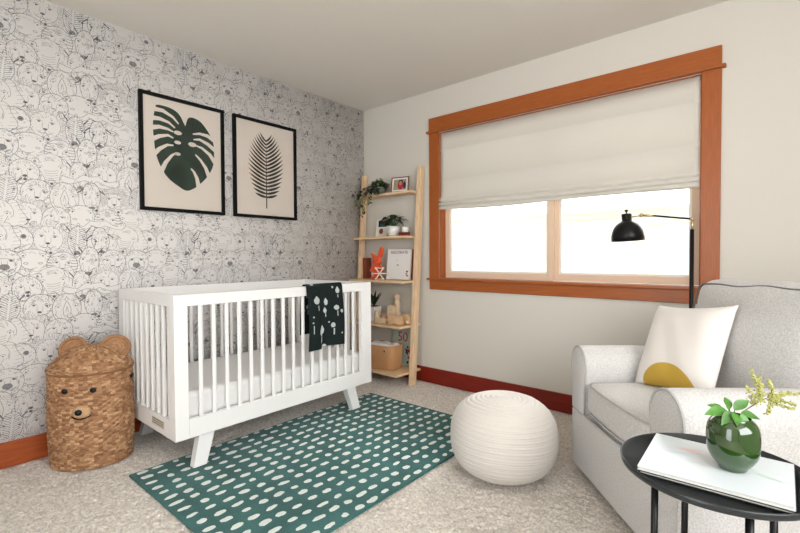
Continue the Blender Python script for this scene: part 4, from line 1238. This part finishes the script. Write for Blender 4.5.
# ------------------------------------------------------------------ armchair
CH = Vector((2.208, -.754, 0)); CHR = math.atan2(-.76, .65)
def armchair():
    t = thing('armchair', CH, 'light grey rolled-arm upholstered armchair with a skirted base', 'armchair', rz=CHR)
    W, D = .87, .80
    def rb(x0, x1, y0, y1, z0, z1, r, name, m=M['boucle'], fn=None, n=8, parent=t):
        cx, cy, cz = (x0+x1)/2, (y0+y1)/2, (z0+z1)/2
        mb = rounded((x1-x0)/2, (y1-y0)/2, (z1-z0)/2, r, n=n, fn=fn)
        mb.v = [(x+cx, y+cy, z+cz) for x, y, z in mb.v]
        return mb.build(name, m, parent, smooth=True)
    base = rb(0, W, 0, D, .028, .318, .022, 'base')
    MB().tube([(.004, .5, .314), (.004, .03, .314), (.015, .008, .315), (.03, .002, .315), (W-.03, .002, .315), (W-.015, .008, .315), (W-.004, .03, .314), (W-.004, .5, .314)], .0042, 8).build('piping', M['piping'], base, smooth=True)
    for fx in (.08, W-.08):
        for fy in (.08, D-.08):
            MB().lathe([(.022, 0), (.026, .03)], 12, c=(fx, fy, 0)).build('foot', M['black'], t)
    # rolled arms: tombstone profile, swept front to back
    def arm(x0, x1, flip):
        hw = (x1-x0)/2; cx = (x0+x1)/2
        prof = [(-hw*.80, .316), (-hw*.84, .42), (-hw*.97, .50)]
        zc = .535; rz_ = .095
        for k in range(0, 13):
            a = PI - PI*k/12; prof.append((hw*1.0*math.cos(a), zc + rz_*math.sin(a)))
        prof += [(hw*.97, .50), (hw*.84, .42), (hw*.80, .316)]
        n = len(prof); vs = []; ys = [0, .006, .016, .05, .2, .4, .6, .74]
        for y in ys:
            k = {0: .90, .006: .965}.get(y, 1.0)
            for (px, pz) in prof: vs.append((cx+px*k, y, .43+(pz-.43)*(k if pz > .43 else 1) - .012*(y/.74)**2*(1 if pz > .5 else 0)))
        fs = [(i*n+j, i*n+j+1, (i+1)*n+j+1, (i+1)*n+j) for i in range(len(ys)-1) for j in range(n-1)]
        fs += [tuple(range(n)), tuple(reversed([(len(ys)-1)*n+j for j in range(n)]))]
        a_ = MB().add(vs, fs).build('arm', M['boucle'], t, smooth=True)
        pts = [(cx+px*.985, .0055, .43+(pz-.43)*(.985 if pz > .43 else 1)) for px, pz in prof]
        MB().tube(pts, .0045, 8).build('piping', M['piping'], a_, smooth=True)
    arm(-.004, .165, 0); arm(.690, .874, 1)
    # seat cushion
    def puff(cx, cy):
        def fn(q):
            u = q.x/.262; v = q.y/.28
            d = (1-min(1, u*u))*(1-min(1, v*v))
            return (q.x*(1+.0*d), q.y - (.012*(1-u*u) if q.y < -.2 else 0), q.z + (.014*d if q.z > 0 else 0) - .006*math.sin(3*u+1)*0)
        return fn
    sc_ = rb(.168, .688, .004, .60, .335, .478, .035, 'seat_cushion', fn=puff(0, 0), n=12)
    for zz in (.470, .342):
        pth = []
        for k in range(13):
            u = -1+2*k/12; pth.append((.428+.246*u, .004+.004-.012*(1-u*u)+(.012 if abs(u) > .99 else 0), zz+.001))
        pth = [(.172, .5, zz), (.172, .05, zz)] + pth + [(.684, .05, zz), (.684, .5, zz)]
        MB().tube(pth, .0042, 8).build('piping', M['piping'], sc_, smooth=True)
    # back frame (leaning) and back cushion
    def lean(q0, k=.16):
        return lambda q: (q.x, q.y + (q.z)*k, q.z)
    bk = rb(.03, .84, .60, .76, .30, .90, .06, 'back', fn=lean(0, .13), n=8)
    def bc(q):
        u = q.x/.275; v = q.z/.23; d = max(0, 1-u*u)*max(0, 1-v*v)
        y = q.y - (.045*d if q.y < 0 else -.01*d) + q.z*.17
        z = q.z + (.003*math.sin(q.x*26)+.005*math.sin(q.x*9)+.010 if q.z > .15 else 0)
        return (q.x*(1+.02*math.cos(v*3)), y, z)
    cu = rb(.115, .755, .505, .66, .470, .948, .060, 'back_cushion', fn=bc, n=14)
    # piping around the front top edge of the back cushion
    zc, yc, xc = .709, .5825, .435
    pth = []
    for k in range(31):
        x = -.30 + .60*k/30
        z = .2165 + (.003*math.sin(x*26)+.005*math.sin(x*9))
        y = -.062 + z*.17
        if k in (0, 30): z -= .022; x *= 1.045
        pth.append((xc+x, yc+y, zc+z+.012))
    pth = [(xc-.322, yc-.070-.0, zc-.1), (xc-.322, yc-.045, zc+.10)] + pth + [(xc+.322, yc-.045, zc+.10), (xc+.322, yc-.07, zc-.1)]
    MB().tube(pth, .0045, 8).build('piping', M['piping_shaded'], cu, smooth=True)
armchair()

def pillow():
    s = .398; n = 36; vs = []; T_ = .062
    def g(u, v, sg):
        # corners drawn out, sides pulled slightly in
        k = 1 - .085*(1-u*u)*abs(v)**3; k2 = 1 - .085*(1-v*v)*abs(u)**3
        x = u*s/2*k2; z = v*s/2*k
        th = T_*((1-u**4)*(1-v**4))**.75 + .002*math.sin(9*u+5*v)*(1-u*u)*(1-v*v)
        return (x, sg*th, z)
    mb = MB(); W = n+1
    for sg in (-1, 1):
        o0 = len(mb.v)
        for i in range(W):
            for j in range(W): mb.v.append(g(-1+2*j/n, -1+2*i/n, sg))
        for i in range(n):
            for j in range(n):
                q = (o0+i*W+j, o0+i*W+j+1, o0+(i+1)*W+j+1, o0+(i+1)*W+j)
                mb.f.append(q if sg < 0 else q[::-1]); mb.m.append(0)
    o = mb.build('throw_pillow', M['pillow'], smooth=True)
    bm = bmesh.new(); bm.from_mesh(o.data); bmesh.ops.remove_doubles(bm, verts=bm.verts, dist=.0005); bmesh.ops.recalc_face_normals(bm, faces=bm.faces); bm.to_mesh(o.data); bm.free()
    o.rotation_euler = Euler((math.radians(-25), math.radians(-6), math.radians(-36)), 'XYZ')
    o.location = (2.686, -.782, .670)
    tag(o, 'cream throw pillow with a mustard half circle, on the armchair seat', 'pillow')
pillow()

# ------------------------------------------------------------------ floor lamp
def lamp():
    bx, by = 2.642, -.155
    t = thing('floor_lamp', (bx, by, 0), 'black floor lamp with a dome shade standing behind the armchair', 'floor lamp')
    MB().lathe([(.118, 0), (.120, .004), (.118, .016), (.02, .020), (.012, .03)], 36).build('base', M['black'], t, smooth=True)
    MB().tube([(0, 0, .02), (0, 0, 1.205)], .0105, 14).build('pole', M['black'], t, smooth=True)
    MB().tube([(0, 0, 1.195), (0, 0, 1.262)], .0065, 12).tube([(.008, 0, 1.262), (-.010, 0, 1.262)], .0085, 12).build('joint', M['brass'], t, smooth=True)
    MB().tube([(-.006, 0, 1.262), (-.185, -.003, 1.290)], .0055, 12).build('arm', M['black'], t, smooth=True)
    MB().tube([(-.185, -.003, 1.290), (-.245, -.004, 1.297)], .0065, 12).tube([(-.245, -.004, 1.287), (-.245, -.004, 1.307)], .009, 12).build('joint', M['brass'], t, smooth=True)
    cx = 2.320-bx
    prof = [(.001, .052), (.009, .052), (.009, .043), (.004, .040), (.004, .030), (.026, .028), (.0275, .022), (.0275, -.012), (.040, -.018), (.058, -.032), (.073, -.052), (.083, -.076), (.088, -.100), (.089, -.130), (.0875, -.130), (.086, -.100), (.081, -.077), (.071, -.054), (.056, -.035), (.02, -.02), (.001, -.018)]
    sh = MB().lathe(prof, 40).xf(Matrix.Rotation(math.radians(-3), 4, 'Y')); sh.build('lamp_shade', M['black'], t, smooth=True, loc=(cx, -.004, 1.281))
    MB().tube([(-.245, -.004, 1.297), (cx+.026, -.004, 1.291)], .004, 8).build('shade_pin', M['brass'], t)
    MB().ball((cx, -.004, 1.215), .028, n=16).build('bulb', M['pot_white'], t, smooth=True)
lamp()

# ------------------------------------------------------------------ side table and what stands on it
TX, TY, TZ = 2.874, -1.638, .53
def side_table():
    t = thing('side_table', (TX, TY, 0), 'round dark metal tray side table in front of the armchair', 'side table')
    R_ = .211
    MB().lathe([(.001, TZ-.018), (R_-.006, TZ-.018), (R_, TZ-.014), (R_+.002, TZ), (R_, TZ+.0015), (R_-.003, TZ), (R_-.006, TZ-.012), (.001, TZ-.013)], 96, c=(0, 0, 0)).build('tray_top', M['table'], t, smooth=True)
    for k in range(4):
        a = math.radians(33+90*k); r = .14
        MB().tube([(r*math.cos(a)*1.02, r*math.sin(a)*1.02, .001), (r*math.cos(a), r*math.sin(a), TZ-.018)], .0085, 10).build('leg', M['black'], t, smooth=True)
    MB().tube([(.14*math.cos(2*PI*k/32), .14*math.sin(2*PI*k/32), TZ-.026) for k in range(32)], .007, 8, closed=True).build('ring_brace', M['table'], t, smooth=True)
side_table()
def tilted_book(z, corners, th, top, label, art=None):
    c = Vector((sum(p[0] for p in corners)/4, sum(p[1] for p in corners)/4, z))
    t = thing('coffee_table_book', c, label, 'book')
    q = [(p[0]-c.x, p[1]-c.y) for p in corners]
    def pl(z0, z1, k=1.0, mb=None, mi=0):
        mb = mb or MB(); return mb.hexa([(x*k, y*k, z0) for x, y in q], [(x*k, y*k, z1) for x, y in q], mi)
    cv = pl(.0003, .002); pl(th-.002, th, 1, cv)
    pl(.0021, th-.0021, .975).build('pages', M['pages'], t)
    if art:
        a = MB()
        for (x, y, rx, ry, mi, rot) in art:
            n = 18; R = random.Random(int(x*1e4)+mi)
            pts = []
            for k in range(n):
                an = 2*PI*k/n; e = R.uniform(.7, 1.1); X = rx*math.cos(an)*e; Y = ry*math.sin(an)*e
                pts.append((x+X*math.cos(rot)-Y*math.sin(rot), y+X*math.sin(rot)+Y*math.cos(rot), th+.0002+mi*.00003))
            a.add(pts, [tuple(range(n))], mi)
        cv.add(a.v, a.f); cv.m[-len(a.m):] = [q_+1 for q_ in a.m]
    cv.build('cover', [top, M['bookart_pink'], M['bookart_grey'], M['bookart_green']], t)
    return t
z0 = TZ - .0118
cor = [(2.728, -1.775), (3.026, -1.769), (3.029, -1.516), (2.723, -1.512)]
tilted_book(z0+.0005, [(x+.002, y+.001) for x, y in cor], .0085, M['book_black'], 'thin black-covered book under the white one on the side table')
tilted_book(z0+.0095, cor, .0095, M['book_top'], 'large white glossy book with pale floral print, on the side table',
            [(-.055, .055, .035, .011, 0, -.1), (-.085, .02, .030, .008, 1, .3), (-.10, .045, .018, .006, 1, 0), (-.04, -.02, .012, .006, 1, 0), (.02, -.015, .03, .006, 1, .2), (.05, .02, .04, .008, 2, .1), (.10, .0, .035, .006, 2, -.2), (.02, .09, .03, .01, 1, 0)])
ZB = z0+.0196
VX, VY = 2.912, -1.642
def vase():
    t = thing('green_vase', (VX, VY, ZB), 'glossy dark green glass vase standing on the white book', 'vase')
    prof = [(.001, .0), (.034, .0), (.037, .003), (.040, .010), (.054, .024), (.063, .040), (.067, .058), (.0675, .095), (.064, .115), (.056, .127), (.046, .133), (.044, .138), (.042, .137), (.044, .129), (.056, .110), (.061, .092), (.061, .062), (.050, .034), (.030, .014), (.001, .010)]
    pp = []
    for i in range(len(prof)-1):
        for k in range(4):
            a, b = prof[i], prof[i+1]; pp.append((a[0]+(b[0]-a[0])*k/4, a[1]+(b[1]-a[1])*k/4))
    pp.append(prof[-1])
    o = MB().lathe([(r_*.83, z_*.95) for r_, z_ in prof], 64).build('vase_body', M['glaze'], t, smooth=True, sub=2)
vase()
def fr(a, b, c): return Vector((a, b, c)) - Vector((VX, VY, ZB))
def leafy_sprig():
    t = thing('leaf_sprig', (VX, VY, ZB), 'fresh green leafy sprig in the left of the vase', 'foliage')
    t.location = (VX, VY, ZB+.055)
    up_ = Vector((0, 0, .05))
    m = MB(); st = MB()
    rtv = Vector((.762, .647, 0)); tow = Vector((.647, -.762, 0))
    Z = Vector((0, 0, 1))
    base = Vector((0, 0, -.03))
    defs = [(-.014, .0, .086, (-1, .1, .22), .056, .026), (-.010, .012, .088, (-.8, .3, -.28), .038, .022), (.002, .024, .090, (.05, .5, -1.2), .050, .024), (-.008, -.004, .090, (-.25, 0, 1), .036, .014),
            (.006, -.004, .090, (.75, 0, .8), .046, .022), (.012, .010, .086, (.8, .3, .0), .034, .020), (.0, -.012, .090, (.1, -.5, .7), .036, .018), (-.016, -.012, .086, (-.8, -.5, .5), .034, .018), (-.006, .016, .088, (-.5, .8, -.3), .032, .020)]
    for a, b, c, d, l, w_ in defs:
        p = rtv*a + tow*b + Z*c
        dv = rtv*d[0] + tow*d[1] + Z*d[2]
        st.tube([base, p*.6 + Z*.02*.5, p], .0012, 5)
        leaf_mesh(m, p, dv, l*1.12, w_*1.1, .28, 0, upv=(tow*.7+Z*.8).normalized(), n=7, fold=.22)
    m.build('leaves', M['leaf_fresh'], t, smooth=True)
    st.build('stems', M['leaf'], t, smooth=True)
leafy_sprig()
def plume_sprig():
    t = thing('flower_sprig', (VX, VY, ZB+.05), 'pale yellow-green feathery flower sprig reaching right out of the vase', 'flower')
    rtv = Vector((.762, .647, 0)); tow = Vector((.647, -.762, 0)); Z = Vector((0, 0, 1))
    def q(a, b, c): return rtv*a*1.12 + tow*b + Z*(c*1.12-.01)
    st = MB(); pl = MB(); R = random.Random(6)
    base = q(.0, 0, -.03); j0 = q(.024, 0, .092); j1 = q(.062, .0, .116); j2 = q(.085, 0, .125)
    st.tube([base, q(.015, 0, .06), j0, j1, j2], [.0014, .0014, .0013, .001, .0008], 6)
    br = [(j2, q(.115, .0, .130), q(.155, .01, .133)), (j1, q(.052, .005, .140), q(.038, .0, .185)), (j1, q(.045, .0, .125), q(.022, .005, .150)),
          (j1, q(.060, .0, .145), q(.054, .0, .168)), (j2, q(.082, .0, .150), q(.076, .0, .160)), (j2, q(.095, .0, .108), q(.135, .0, .094)), (j2, q(.08, .0, .10), q(.075, .0, .084)),
          (j2, q(.11, -.02, .112), q(.155, -.02, .098)), (j1, q(.05, -.01, .105), q(.045, -.01, .118))]
    for a, b, c in br:
        st.tube([a, b, c], [.0008, .0007, .0005], 5)
        L = (b-a).length + (c-b).length; n = int(L/.0016)
        for k in range(n):
            f = k/n
            p = a.lerp(b, f*2) if f < .5 else b.lerp(c, f*2-1)
            for _ in range(3):
                off = Vector((R.gauss(0, 1), R.gauss(0, 1), R.gauss(0, 1)))*.0042*(1.15-.7*f)
                pl.ball(p+off, R.uniform(.0011, .0024), n=6)
    st.build('stems', M['stem'], t, smooth=True)
    pl.build('blossom', M['plume'], t, smooth=True)
plume_sprig()
